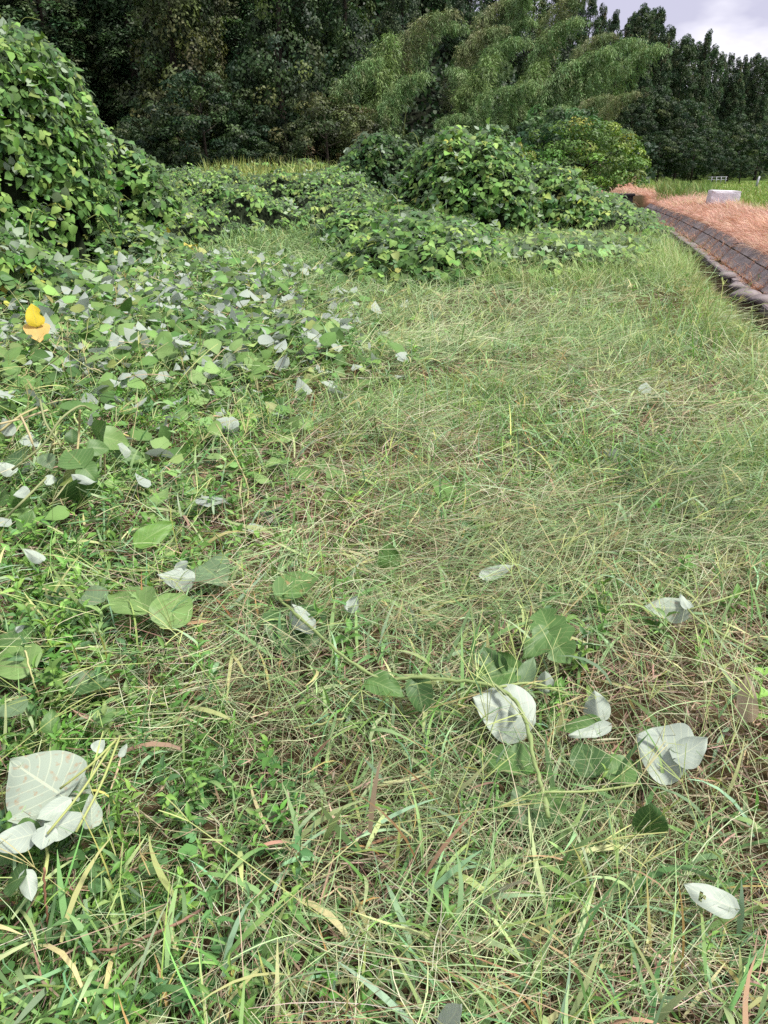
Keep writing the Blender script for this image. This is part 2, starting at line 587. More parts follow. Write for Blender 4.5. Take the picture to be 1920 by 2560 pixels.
def build_ditch():
    rng = np.random.default_rng(21)
    root = link('concrete_revetment', None, loc=(0, 0, 0), label='dark grey concrete slab lining on the far side of the ditch below dead grass', cat='retaining wall')
    mbl, mbu, mbf = [], [], []
    for k in range(3):
        for lst, h in ((mbl, 0.30), (mbu, 0.20)):
            m = MB()
            chamfer_box(m, 0.872, h, 0.05, 0.006, (1, 1, 1), rng, 0.0015)
            lst.append(m.mesh('panel', M_CONC, smooth=False))
        m = MB()
        chamfer_box(m, 1.17, 0.2, 0.12, 0.015, (1, 1, 1), rng, 0.006)
        mbf.append(m.mesh('footing', M_CONC, smooth=False))

    def frame_at(y, xp, z):
        x = float(canal(y)) + xp
        dx = float(canal(y + 0.1) - canal(y - 0.1)) / 0.2
        t = Vector((dx, 1, 0)).normalized()
        return Vector((x, y, z)), t
    y = 7.6
    while y < 34:
        for row, lst in ((0, mbl), (1, mbu)):
            o = link('panel', random.choice(lst), root)
            f0 = 0.30 if row == 0 else 0.775
            p, t = frame_at(y, 1.13 + 0.41 * f0, -0.315 + 0.395 * f0)
            right = Vector((t.y, -t.x, 0))
            s = (right * 0.41 + Vector((0, 0, 0.395))).normalized()
            n = t.cross(s) * -1
            if n.z < 0:
                n = -n
            tt = s.cross(n)
            mat = Matrix((tt, s, n)).transposed().to_4x4()
            mat.translation = p - n * (0.022 + rng.random() * 0.012)
            o.matrix_local = mat @ Matrix.Rotation(rng.normal(0, 0.008), 4, 'Z')
        y += 0.89 / math.hypot(1, 0.257)
    y = 7.2
    while y < 34:
        o = link('footing', random.choice(mbf), root)
        p, t = frame_at(y, 1.03, -0.43)
        right = Vector((t.y, -t.x, 0))
        mat = Matrix((t, right * -1, Vector((0, 0, 1)))).transposed().to_4x4()
        mat.translation = p + Vector((0, 0, rng.normal(0, 0.012)))
        o.matrix_local = mat @ Matrix.Rotation(rng.normal(0, 0.008), 4, 'Z') @ Matrix.Rotation(rng.normal(0, 0.03), 4, 'X')
        y += 1.19 / math.hypot(1, 0.257)

    # headwall where the ditch dives under the crossing
    a = at_depth(1466, 484, 34.6)
    b = at_depth(1570, 486, 34.9)
    hw = link('culvert_headwall', None, loc=((a[0] + b[0]) / 2, (a[1] + b[1]) / 2, -0.75), label='blackish stained concrete headwall across the end of the ditch', cat='headwall')
    L = math.dist(a[:2], b[:2]) + 0.3
    m = MB()
    chamfer_box(m, L, 0.22, 1.06 + 0.0, 0.01, (1, 1, 1), rng, 0.004)
    link('wall_slab', m.mesh('wall_slab', M_CONC2, smooth=False), hw)
    m = MB()
    chamfer_box(m, L + 0.1, 0.32, 0.11, 0.02, (1, 1, 1), rng, 0.004)
    link('coping', m.mesh('coping', M_CONC2, smooth=False), hw, loc=(0, -0.02, 1.063))
    # half buried rounded stones beside the footing
    for k, (u, v, s) in enumerate(((1868, 742, 0.17), (1905, 752, 0.13), (1815, 690, 0.12), (1840, 718, 0.10))):
        p = unproj(u, v, -0.28)
        m = MB()
        th, ph = np.meshgrid(np.linspace(0, math.pi, 9), np.linspace(0, 2 * math.pi, 13)[:-1], indexing='ij')
        r = 1 + 0.16 * np.sin(3 * ph + k) * np.sin(th) + 0.1 * np.cos(4 * th + 2 * ph)
        V = np.stack([r * np.sin(th) * np.cos(ph) * 1.3, r * np.sin(th) * np.sin(ph), r * np.cos(th) * 0.6], -1) * s
        i, j = np.meshgrid(np.arange(8), np.arange(12), indexing='ij')
        q = np.stack([i * 12 + j, (i + 1) * 12 + j, (i + 1) * 12 + (j + 1) % 12, i * 12 + (j + 1) % 12], -1).reshape(-1, 4)
        m.add(V.reshape(-1, 3), q, (1, 1, 1))
        lab = ['largest rounded grey stone beside the ditch footing', 'grey stone nearest the right edge of the ditch footing', 'small grey stone farthest up the ditch footing', 'small flat grey stone between two others on the ditch footing'][k]
        link('stone', m.mesh('stone', M_CONC), loc=(p[0], p[1], -0.27), label=lab, cat='stone', group='stones by the ditch')

    # pale concrete block at the edge of the paddy
    p0, p1 = at_depth(1778, 510, 27), at_depth(1850, 510, 27)
    W, H = p1[0] - p0[0], 0.5
    import bmesh
    bm = bmesh.new()
    bmesh.ops.create_cube(bm, size=1.0)
    bmesh.ops.subdivide_edges(bm, edges=bm.edges[:], cuts=5, use_grid_fill=True)
    for vt in bm.verts:
        c = vt.co
        edge = sum(abs(abs(q) - 0.5) < 1e-4 for q in c)
        if edge >= 2:
            c *= 1 - 0.02 - 0.05 * random.random() ** 2
        if c.x > 0.45 and 0.0 < c.z < 0.3:
            c.x -= 0.05 * random.random()
        c.x, c.y, c.z = c.x * W, c.y * 0.55, c.z * H + H / 2
    me = bpy.data.meshes.new('concrete_block')
    bm.to_mesh(me)
    bm.free()
    me.materials.append(M_PALE)
    zb = float(ground_z((p0[0] + p1[0]) / 2, 27.3))
    o = link('concrete_block', me, loc=((p0[0] + p1[0]) / 2, 27.3, zb - 0.02), label='pale lavender grey concrete block standing in the dead grass by the paddy', cat='concrete block')
    o.rotation_euler = (0, 0.03, -0.12)
    # rail and post far off in front of the cedars
    pr = at_depth(1795, 459, 70)
    rt = link('guard_rail', None, loc=(pr[0], 70, float(ground_z(pr[0], 70))), label='small white guard rail far off before the dark cedars', cat='guard rail')
    m = MB()
    for dx in (-0.6, -0.2, 0.2, 0.6):
        m = MB()
        tube(m, [(dx, 0, 0), (dx, 0, 0.62)], 0.03, (1, 1, 1))
        link('post', m.mesh('post', M_RAIL), rt)
    for z in (0.38, 0.58):
        m = MB()
        tube(m, [(-0.9, 0.04, z), (0.7, 0.04, z + 0.02)], 0.025, (1, 1, 1))
        link('rail', m.mesh('rail', M_RAIL), rt)
    pp = at_depth(1893, 455, 62)
    m = MB()
    tube(m, [(0, 0, 0), (0.02, 0, 0.35), (0.1, 0, 0.75)], [0.09, 0.09, 0.07], (1, 1, 1), 8)
    link('marker_post', m.mesh('marker_post', M_RAIL), loc=(pp[0], 62, float(ground_z(pp[0], 62)) + 0.0), label='short white marker post at the far edge of the paddy', cat='post')


build_ditch()

# ------------------------------------------------------------------ leaf shapes
KFRONT = [((0.07, 0.15, 0.036), 4), ((0.11, 0.215, 0.05), 5), ((0.165, 0.29, 0.07), 4.5), ((0.24, 0.36, 0.09), 1.8), ((0.09, 0.18, 0.065), 2.5), ((0.30, 0.35, 0.08), 0.3)]


def leaflet_template(seed, res=2, width=0.44, fold=0.25, droop=0.25, side=0.0):
    """low kudzu leaflet, base at the origin, length 1 along +y, upper face +z."""
    rng = np.random.default_rng(seed)
    if res == 2:
        s = np.array([0.0, 0.10, 0.35, 0.68, 1.0])
        w = np.array([0.10, 0.66, 1.0, 0.66, 0.0]) * width
    else:
        s = np.array([0.0, 0.3, 0.68, 1.0])
        w = np.array([0.25, 1.0, 0.66, 0.0]) * width
    V = []
    for k in range(len(s)):
        for t in (-1, 0, 1):
            a = 1 + side * t
            z = fold * abs(t) * w[k] - droop * s[k] ** 2 + rng.normal(0, 0.02)
            V.append((t * w[k] * a, s[k] + 0.03 * abs(t) * (0.5 - s[k]), z))
    V = np.array(V)
    Q = []
    for k in range(len(s) - 1):
        for c in (0, 1):
            a = 3 * k + c
            Q.append([a, a + 1, a + 4, a + 3])
    tint = np.array([1.0, 1.12, 1.0] * len(s))
    return V, [np.array(Q)], tint


KT = [leaflet_template(k, 2, 0.40 + 0.03 * (k % 4), [0.25, -0.15, 0.4, 0.1][k % 4], [0.1, 0.3, 0.45, 0.2][(k * 3) % 4], [0, 0.2, -0.2][k % 3]) for k in range(8)]


def small_leaflet(width, fold, droop, side, rings):
    """the same leaflet with fewer faces, for leaves joined into foliage."""
    V = [(0, 0, 0)]
    for s_, w in rings:
        for t in (-1, 0, 1):
            V.append((t * w * width * (1 + side * t), s_, fold * abs(t) * w * width - droop * s_ ** 2))
    V.append((0, 1, -droop))
    n = len(V) - 1
    tri = [[0, 2, 1], [0, 3, 2], [n - 3, n - 2, n], [n - 2, n - 1, n]]
    quad = [[1, 2, 5, 4], [2, 3, 6, 5]] if len(rings) == 2 else []
    return np.array(V), [np.array(tri)] + ([np.array(quad)] if quad else []), np.array([1.1] + [1.0, 1.12, 1.0] * len(rings) + [1.05])


KTL = [small_leaflet(0.42 + 0.03 * (k % 3), [0.25, -0.15, 0.4, 0.1][k % 4], [0.1, 0.3, 0.45, 0.2][(k * 3) % 4], [0, 0.2, -0.2][k % 3], [(0.22, 0.95), (0.62, 0.75)]) for k in range(6)]
KTC = [small_leaflet(0.45, [0.25, -0.1, 0.35][k], [0.15, 0.35, 0.25][k], 0.0, [(0.36, 1.0)]) for k in range(3)]


def kudzu_leaflets(P, Nn, rng, size, up=0.6, down=0.5, flip=0.05, pal=None, tri=True, jit=0.55):
    """compound leaves at nodes P on a surface with normals Nn -> leaflet arrays."""
    n = len(P)
    pal = pal or KFRONT
    bn = unit(Nn * 0.65 + np.array([0, 0, up]) + rng.normal(0, jit * 0.6, (n, 3)))
    dn = np.zeros((n, 3))
    dn[:, 2] = -down
    d = rng.normal(0, 1, (n, 3)) * 0.7 + Nn * 0.25 + dn
    d = unit(d - (d * bn).sum(1, keepdims=True) * bn)
    s = np.cross(d, bn)
    L = size * rng.uniform(0.45, 1.3, n)
    C = pick(rng, [p for p, _ in pal], [w for _, w in pal], n, 0.2)
    f = rng.random(n) < flip
    bn = np.where(f[:, None], -bn, bn)
    if not tri:
        return P, d, bn, L, C
    outP, outD, outN, outL, outC = [], [], [], [], []
    for k, ang in enumerate((0.0, 1.35, -1.35)):
        a = ang + rng.normal(0, 0.15, n)
        dd = d * np.cos(a)[:, None] + s * np.sin(a)[:, None]
        dd = unit(dd - bn * rng.uniform(0.0, 0.5, n)[:, None])
        nn = unit(bn + rng.normal(0, 0.22, (n, 3)) + dd * 0.0)
        base = P + d * (L * (0.28 if k == 0 else 0.0))[:, None] + dd * (L * 0.06)[:, None]
        outP.append(base)
        outD.append(dd)
        outN.append(nn)
        outL.append(L * (1.0 if k == 0 else 0.9) * rng.uniform(0.9, 1.1, n))
        outC.append(C * rng.uniform(0.88, 1.12, (n, 1)))
    return tuple(np.concatenate(q) for q in (outP, outD, outN, outL, outC))


def emit_leaflets(mb, A, rng, temps=None):
    P, d, n, L, C = A
    temps = temps or KTL
    R = frames(d, n)
    which = rng.integers(0, len(temps), len(P))
    for k, T in enumerate(temps):
        m = which == k
        scatter(mb, T, P[m], R[m], L[m], C[m], T[2])


# shared single leaflets used for the leaves that are parts or things of their own
LEAF_MESH = []
_r = np.random.default_rng(5)
for k in range(8):
    for c, _w in KFRONT[:5]:
        mb_ = MB()
        scatter(mb_, KT[k], np.zeros((1, 3)), np.eye(3)[None], np.ones(1), np.array([c]) * _r.uniform(0.85, 1.15), KT[k][2])
        LEAF_MESH.append((mb_.mesh('leaf', M_KUDZU), np.array(c)))
LEAF_COLS = np.array([c for _, c in LEAF_MESH])


def place_leaf(p, R, L, col, parent, rng, org):
    d = ((LEAF_COLS - col) ** 2).sum(1)
    cand = np.argsort(d)[:8]
    o = link('leaf', LEAF_MESH[int(rng.choice(cand))][0], parent)
    M = np.eye(4)
    M[:3, :3] = R * L
    M[:3, 3] = p - org
    o.matrix_local = Matrix(M.tolist())
    return o


# ------------------------------------------------------------------ kudzu mounds
def dome(x, y, cx, cy, rx, ry, A, p=2.0, q=1.0, seed=0, lump=0.2, rot=0.0):
    dx, dy = x - cx, y - cy
    c, s = math.cos(rot), math.sin(rot)
    dx, dy = c * dx + s * dy, -s * dx + c * dy
    nz = fbm(x * 0.9 + cx, y * 0.9 + cy, seed + 3) - 0.5
    r = np.hypot(dx / rx, dy / ry) * (1 + lump * nz * 1.6)
    h = np.clip(1 - r ** p, 0, 1) ** q
    return A * h * (1 + lump * 0.9 * (fbm(x * 1.7, y * 1.7, seed + 9) - 0.5))


def sample_surface(hf, x0, x1, y0, y1, step, rng, dens, minh=0.06):
    xs, ys = np.arange(x0, x1, step), np.arange(y0, y1, step)
    X, Y = np.meshgrid(xs, ys)
    H = hf(X, Y)
    G = ground_z(X, Y)
    Z = G + H
    gx = np.gradient(Z, step, axis=1)
    gy = np.gradient(Z, step, axis=0)
    area = np.sqrt(1 + gx ** 2 + gy ** 2) * step * step
    area = np.where(H > minh, area, 0)
    cnt = rng.poisson(area * dens)
    idx = np.repeat(np.arange(cnt.size), cnt.ravel())
    fx, fy = rng.random(len(idx)) - 0.5, rng.random(len(idx)) - 0.5
    x = X.ravel()[idx] + fx * step
    y = Y.ravel()[idx] + fy * step
    z = Z.ravel()[idx] + gx.ravel()[idx] * fx * step + gy.ravel()[idx] * fy * step
    N = unit(np.stack([-gx.ravel()[idx], -gy.ravel()[idx], np.ones(len(idx))], 1))
    return np.stack([x, y, z], 1), N, (X, Y, H, G)


def core_mesh(name, grid, off=0.16, minh=0.1, col=(0.012, 0.018, 0.008)):  # inner shell; the shade between leaves is put into its near-black colour
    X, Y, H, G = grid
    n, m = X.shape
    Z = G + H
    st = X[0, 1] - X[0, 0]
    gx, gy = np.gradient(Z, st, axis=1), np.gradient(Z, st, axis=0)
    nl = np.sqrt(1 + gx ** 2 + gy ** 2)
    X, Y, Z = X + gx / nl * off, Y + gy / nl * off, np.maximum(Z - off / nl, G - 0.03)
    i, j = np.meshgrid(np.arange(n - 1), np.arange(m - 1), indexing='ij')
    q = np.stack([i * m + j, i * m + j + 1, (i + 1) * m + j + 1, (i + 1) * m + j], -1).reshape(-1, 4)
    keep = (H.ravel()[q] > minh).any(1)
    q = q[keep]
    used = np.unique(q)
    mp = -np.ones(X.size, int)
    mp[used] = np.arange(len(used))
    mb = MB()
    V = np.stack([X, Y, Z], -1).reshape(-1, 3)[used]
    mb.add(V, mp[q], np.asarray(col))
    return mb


CAMP = np.array([0, 0, CAM_H])


def kudzu_mound(label, hf, box, seed, dens=45, size=0.19, parts=250, step=0.12, depth=0.3, pal=None, flip=0.05, name='kudzu_mound', group='kudzu mounds', tendrils=6):
    rng = np.random.default_rng(seed)
    P, N, grid = sample_surface(hf, *box, step, rng, dens)
    view = unit(CAMP - P)
    keep = ((N * view).sum(1) > -0.35) | (rng.random(len(P)) < 0.25)
    P, N = P[keep], N[keep]
    dep = rng.random(len(P)) ** 1.5
    P = P + N * (0.08 - depth * dep)[:, None]
    A = kudzu_leaflets(P, N, rng, size, pal=pal, flip=flip)
    org = np.array([(box[0] + box[1]) / 2, (box[2] + box[3]) / 2, 0.0])
    root = link(name, None, loc=org, label=label, cat='vine mound', group=group)
    LP, LD, LN, LL, LC = A
    dv = LP - CAMP
    dist = np.linalg.norm(dv, axis=1)
    facing = np.abs((LN * -dv).sum(1)) / dist
    score = LL / dist * (0.4 + facing) * np.where(np.tile(dep, 3) < 0.25, 1.0, 0.3)
    inview = np.abs(LP[:, 0]) < 0.52 * (LP[:, 1] * CP + 0.4)
    score = score * inview
    if parts:
        top = np.argsort(-score)[:parts * 2]
        top = rng.choice(top, min(parts, len(top)), replace=False)
    else:
        top = np.array([], int)
    m = np.ones(len(LP), bool)
    m[top] = False
    R = frames(LD, LN)
    for i in top:
        place_leaf(LP[i], R[i], LL[i], LC[i], root, rng, org)
    mb = MB()
    emit_leaflets(mb, tuple(a[m] for a in (LP - org, LD, LN, LL, LC)), rng)
    o = link('foliage', mb.mesh('foliage', M_KUDZU), root, kind='stuff')
    cm = core_mesh('shade_core', grid, off=depth * 0.9)
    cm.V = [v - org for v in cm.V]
    link('shade_core', cm.mesh('shade_core', M_CORE), root, kind='stuff')  # added shell closing the gaps, painted dark like shaded depth
    # a few vine tips that reach out of the mound
    vis = np.where((dep < 0.2) & (N[:, 2] > 0.2) & inview[:len(P)])[0]
    for i in rng.choice(vis, min(tendrils, len(vis)), replace=False) if len(vis) else []:
        a = rng.uniform(0, 2 * math.pi)
        h = rng.uniform(0.25, 0.55)
        p = P[i] - org
        pts = smooth_path([p, p + [0.06 * math.cos(a), 0.06 * math.sin(a), h * 0.5], p + [0.2 * math.cos(a), 0.2 * math.sin(a), h * 0.95], p + [0.42 * math.cos(a), 0.42 * math.sin(a), h * 0.8]], 9)
        tb = MB()
        tube(tb, pts, np.linspace(0.006, 0.003, len(pts)), (0.25, 0.3, 0.08), 5)
        link('vine_tip', tb.mesh('vine_tip', M_STEM), root)
    return root


kudzu_mound('tall steep wall of kudzu leaves towering at the left edge',
            lambda x, y: np.maximum(dome(x, y, -7.5, 12.2, 3.15, 2.6, 3.15, 12.0, 0.42, 1, 0.13), dome(x, y, -6.6, 10.5, 2.2, 2.0, 1.7, 2.4, 0.8, 2, 0.25)),
            (-10.8, -3.0, 8.0, 15.4), 101, dens=145, size=0.13, parts=300, step=0.07, depth=0.34)
kudzu_mound('knee-high kudzu skirt spilling forward below the tall kudzu wall',
            lambda x, y: np.maximum(dome(x, y, -5.4, 9.0, 2.0, 1.5, 0.85, 2.2, 0.8, 3, 0.35), dome(x, y, -4.3, 13.2, 1.2, 1.9, 0.5, 2.2, 0.8, 4, 0.3)),
            (-7.6, -2.6, 7.2, 14.4), 102, dens=95, size=0.145, parts=250, flip=0.12, depth=0.26,
            pal=[((0.08, 0.17, 0.04), 4), ((0.14, 0.25, 0.06), 4), ((0.22, 0.32, 0.08), 2), ((0.12, 0.19, 0.09), 3), ((0.36, 0.36, 0.07), 0.5)])
kudzu_mound('rounded kudzu hump just right of the tall kudzu wall',
            lambda x, y: np.maximum(dome(x, y, -6.4, 17.4, 1.4, 1.3, 2.35, 2.6, 0.7, 5, 0.25), dome(x, y, -5.4, 17.6, 1.1, 1.2, 1.75, 2.4, 0.7, 6, 0.25)),
            (-8.2, -3.9, 15.6, 19.4), 103, dens=80, size=0.16, parts=120)
kudzu_mound('high rounded kudzu mound in the middle, sloping down to the ditch',
            lambda x, y: np.maximum(np.maximum(dome(x, y, 1.75, 17.6, 1.65, 1.8, 2.2, 2.4, 0.7, 7, 0.26), dome(x, y, 3.4, 18.0, 1.7, 1.6, 1.45, 2.2, 0.75, 8, 0.3)),
                                    dome(x, y, 0.5, 17.4, 1.0, 1.5, 0.9, 2.2, 0.75, 9, 0.3)),
            (-1.6, 5.6, 15.6, 20.8), 104, dens=130, size=0.135, parts=300)
kudzu_mound('low kudzu lobe in front of the high middle mound, edging the mown path',
            lambda x, y: np.maximum(np.maximum(dome(x, y, 0.55, 12.2, 1.35, 1.9, 0.72, 2.2, 0.8, 10, 0.35), dome(x, y, -0.45, 16.6, 1.0, 2.0, 0.6, 2.2, 0.8, 11, 0.35)), dome(x, y, 0.7, 15.0, 1.5, 1.5, 0.7, 2.2, 0.8, 17, 0.35)),
            (-2.3, 2.3, 10.0, 18.8), 105, dens=120, size=0.13, parts=260, tendrils=4, depth=0.24)
kudzu_mound('loose kudzu covering the ditch bank right of the middle mound',
            lambda x, y: np.maximum(np.maximum(dome(x, y, 2.3, 12.6, 1.4, 2.0, 0.40, 2.2, 0.8, 12, 0.6), dome(x, y, 3.8, 14.6, 1.5, 2.7, 0.32, 2.2, 0.8, 13, 0.6, -0.2)),
                                    dome(x, y, 5.2, 19.5, 1.4, 3.8, 0.42, 2.2, 0.8, 14, 0.45, -0.25)) * sstep(0.0, -0.5, x - canal(y)),
            (0.8, 7.6, 10.0, 24.4), 106, dens=42, size=0.135, parts=260, tendrils=3, depth=0.16,
            pal=[((0.11, 0.21, 0.06), 3), ((0.18, 0.30, 0.10), 4), ((0.25, 0.36, 0.13), 3), ((0.29, 0.37, 0.13), 1.5)])
kudzu_mound('dark kudzu heap far back, against the bamboo behind the middle mound',
            lambda x, y: dome(x, y, -0.2, 28.5, 1.9, 1.6, 2.45, 2.5, 0.75, 15, 0.3),
            (-3.2, 2.0, 26.4, 30.6), 107, dens=60, size=0.17, parts=60, step=0.16, pal=[((0.035, 0.085, 0.025), 4), ((0.06, 0.12, 0.03), 3), ((0.1, 0.17, 0.04), 1)])


def build_carpet():
    rng = np.random.default_rng(108)

    def hf(x, y):
        h = 0.0 * x
        front = 14.0 + 2.6 * fbm(x * 0.45, 0 * x, 31) + 4.2 * sstep(-3.7, -2.8, x) * (1 - sstep(-1.4, -0.5, x))
        base = 0.55 * sstep(0, 1.0, y - front) + 0.45 * sstep(0.5, 6, y - front)
        h = base * (0.22 + 1.1 * sstep(0.3, 0.7, fbm(x * 0.6, y * 0.5, 32)) * 0.7 + 0.75 * (fbm(x * 1.4, y * 1.1, 33) - 0.45) + 0.03 * np.maximum(0, y - 18))
        return h * (1 - sstep(5.0, 7.5, x)) * sstep(-14, -12, x)
    P, N, grid = sample_surface(hf, -13, 7.5, 14, 37, 0.16, rng, 44, 0.08)
    vis = np.abs(P[:, 0]) < 0.56 * (P[:, 1] * CP + 0.4) + 1.0
    P, N = P[vis], N[vis]
    dep = rng.random(len(P)) ** 1.5
    P = P + N * (0.06 - 0.25 * dep)[:, None]
    pal = [((0.08, 0.17, 0.04), 3), ((0.13, 0.24, 0.06), 5), ((0.19, 0.31, 0.08), 5), ((0.26, 0.36, 0.10), 2.5), ((0.08, 0.16, 0.05), 2)]
    A = kudzu_leaflets(P, N, rng, 0.14, up=0.9, pal=pal, flip=0.06)
    root = link('kudzu_carpet', core_mesh('kudzu_carpet', grid, 0.24).mesh('kudzu_carpet', M_CORE), label='waist-high green kudzu carpet rolling back to the forest edge', cat='ground cover', kind='stuff')  # root mesh is the dark shell, shade in its colour; leaves are the child
    mb = MB()
    emit_leaflets(mb, A, rng, KTC)
    link('foliage', mb.mesh('foliage', M_KUDZU), root, kind='stuff')


build_carpet()

# ------------------------------------------------------------------ trees
LEAF4 = (np.array([(0, 0, 0), (0.5, 0.45, 0.08), (0, 1, -0.1), (-0.5, 0.45, 0.08)]), [np.array([[0, 1, 2, 3]])], np.ones(4))
SLIM4 = (np.array([(0, 0, 0), (0.5, 0.35, 0.02), (0, 1, -0.12), (-0.5, 0.35, 0.02)]), [np.array([[0, 1, 2, 3]])], np.ones(4))


def clump_crown(rng, centers, radii, per, leaf, width, cols, wts, droop=0.3, outer=0.55, T=LEAF4, shell=0.5, updir=0.35, flat=1.0, lift=0.0):
    """leaves spread in the outer, upper part of many clumps; centers (n,3), radii (n,)."""
    mb = MB()
    n = len(centers)
    k = np.repeat(np.arange(n), per)
    N = len(k)
    d = unit(rng.normal(0, 1, (N, 3)) + np.array([0, 0, updir]))
    ax = centers.copy()
    ax[:, 2] = 0
    ax = unit(ax)
    d = unit(d + outer * ax[k])
    rr = radii[k] * (shell + (1 - shell) * rng.random(N) ** 0.5)
    off = d * rr[:, None]
    off[:, 2] *= flat
    P = centers[k] + off
    ccol = pick(rng, cols, wts, n, 0.22)
    C = np.clip(ccol[k] * (1 + 0.22 * rng.standard_normal((N, 1))), 0.004, 0.6)
    tang = rng.normal(0, 1, (N, 3))
    dirv = tang - (tang * d).sum(1, keepdims=True) * d
    dirv = unit(unit(dirv) + d * (0.35 + lift) + np.array([0, 0, -droop]))
    nrm = unit(d + np.array([0, 0, 0.5]) + rng.normal(0, 0.45, (N, 3)))
    L = leaf * rng.uniform(0.6, 1.3, N)
    S = np.stack([L * width, L, L], 1)
    scatter(mb, T, P, frames(dirv, nrm), S, C)
    return mb


def trunk_mesh(rng, H, r0, r1, lean=0.0, limbs=5, spread=1.2, name='trunk'):
    mb = MB()
    pts = smooth_path([(0, 0, -0.3), (lean * 0.3, rng.normal(0, .05) * H * .2, H * 0.4), (lean, 0, H)], 10)
    tube(mb, pts, np.linspace(r0, r1, len(pts)), (1, 1, 1), 7)
    for k in range(limbs):
        z = H * rng.uniform(0.3, 0.9)
        a = rng.uniform(0, 2 * math.pi)
        L = spread * rng.uniform(0.6, 1.1)
        b = np.array([lean * z / H, 0, z])
        e = b + [L * math.cos(a), L * math.sin(a), L * 0.5]
        tube(mb, smooth_path([b, (b + e) / 2 + [0, 0, -0.05 * L], e], 6), np.linspace(r1 * 1.3, r1 * 0.35, 7), (1, 1, 1), 5)
    return mb.mesh(name, M_BARK)


def crown_points(rng, n, prof, H, z0, jit=0.18, ecc=1.0, fill=0.15):
    """clump centres on a crown whose radius at relative height s is prof(s)."""
    s = rng.random(n * 3)
    w = prof(s)
    s = s[rng.random(n * 3) < w / w.max()][:n]
    a = rng.uniform(0, 2 * math.pi, len(s))
    r = prof(s) * (1 + jit * rng.standard_normal(len(s))) * (1 - fill * rng.random(len(s)))
    return np.stack([r * np.cos(a), r * np.sin(a) * ecc, z0 + s * (H - z0)], 1), r


# cedar: dense tufty column
def cedar_variant(seed, H=16.0, R=1.9, top=0.6, round_top=False):
    rng = np.random.default_rng(seed)

    def prof(s):
        t = R * (1 - 0.25 * s) * np.minimum(1, 0.55 + s * 4) * (1 + 0.12 * np.sin(s * 17 + seed))
        cut = 0.14 if round_top else 0.42
        return np.maximum(t * np.clip((1 - s) / cut, 0, 1) ** (0.5 if round_top else 0.8), 0.12)
    c, r = crown_points(rng, 400, prof, H, 0.6, 0.12)
    c = np.vstack([c, np.stack([rng.normal(0, .12, 14), rng.normal(0, .12, 14), np.linspace(H * 0.86, H, 14)], 1)])
    rad = rng.uniform(0.42, 0.78, len(c)) * np.clip(0.55 + 0.5 * (1.2 - c[:, 2] / H), 0.5, 1)
    crown = clump_crown(rng, c, rad, 68, 0.26, 0.42, [(0.032, 0.07, 0.028), (0.052, 0.095, 0.035), (0.075, 0.12, 0.045), (0.075, 0.095, 0.04)], [3, 4, 2, 1], droop=0.25, outer=0.7, shell=0.4, updir=0.6, lift=0.3)
    return trunk_mesh(rng, H * 0.95, 0.28, 0.05, 0, 4, 0.9), crown.mesh('crown', M_TREE)


def broad_variant(seed, H=7.0, R=3.0, leaf=0.17, cols=None, wts=None, ncl=150, per=80, sprays=False, zlow=0.25, droop=0.3, cr=0.32):
    rng = np.random.default_rng(seed)

    def prof(s):
        return R * np.sqrt(np.clip(1 - (s * 1.02 - 0.38) ** 2 / 0.43, 0.02, 1))
    c, r = crown_points(rng, ncl, prof, H, H * zlow, 0.2, 1.0, 0.35)
    rad = rng.uniform(0.6, 1.2, len(c)) * cr * R * 0.55
    c[:, 2] = np.maximum(c[:, 2], rad * 0.6)
    crown = clump_crown(rng, c, rad, per, leaf, 0.5, cols, wts, droop=droop, outer=0.6, flat=0.62 if sprays else 0.85, updir=0.5)
    return trunk_mesh(rng, H * 0.8, 0.05 * R + 0.04, 0.03, 0.15 * R, 7, R * 0.75), crown.mesh('crown', M_TREE)


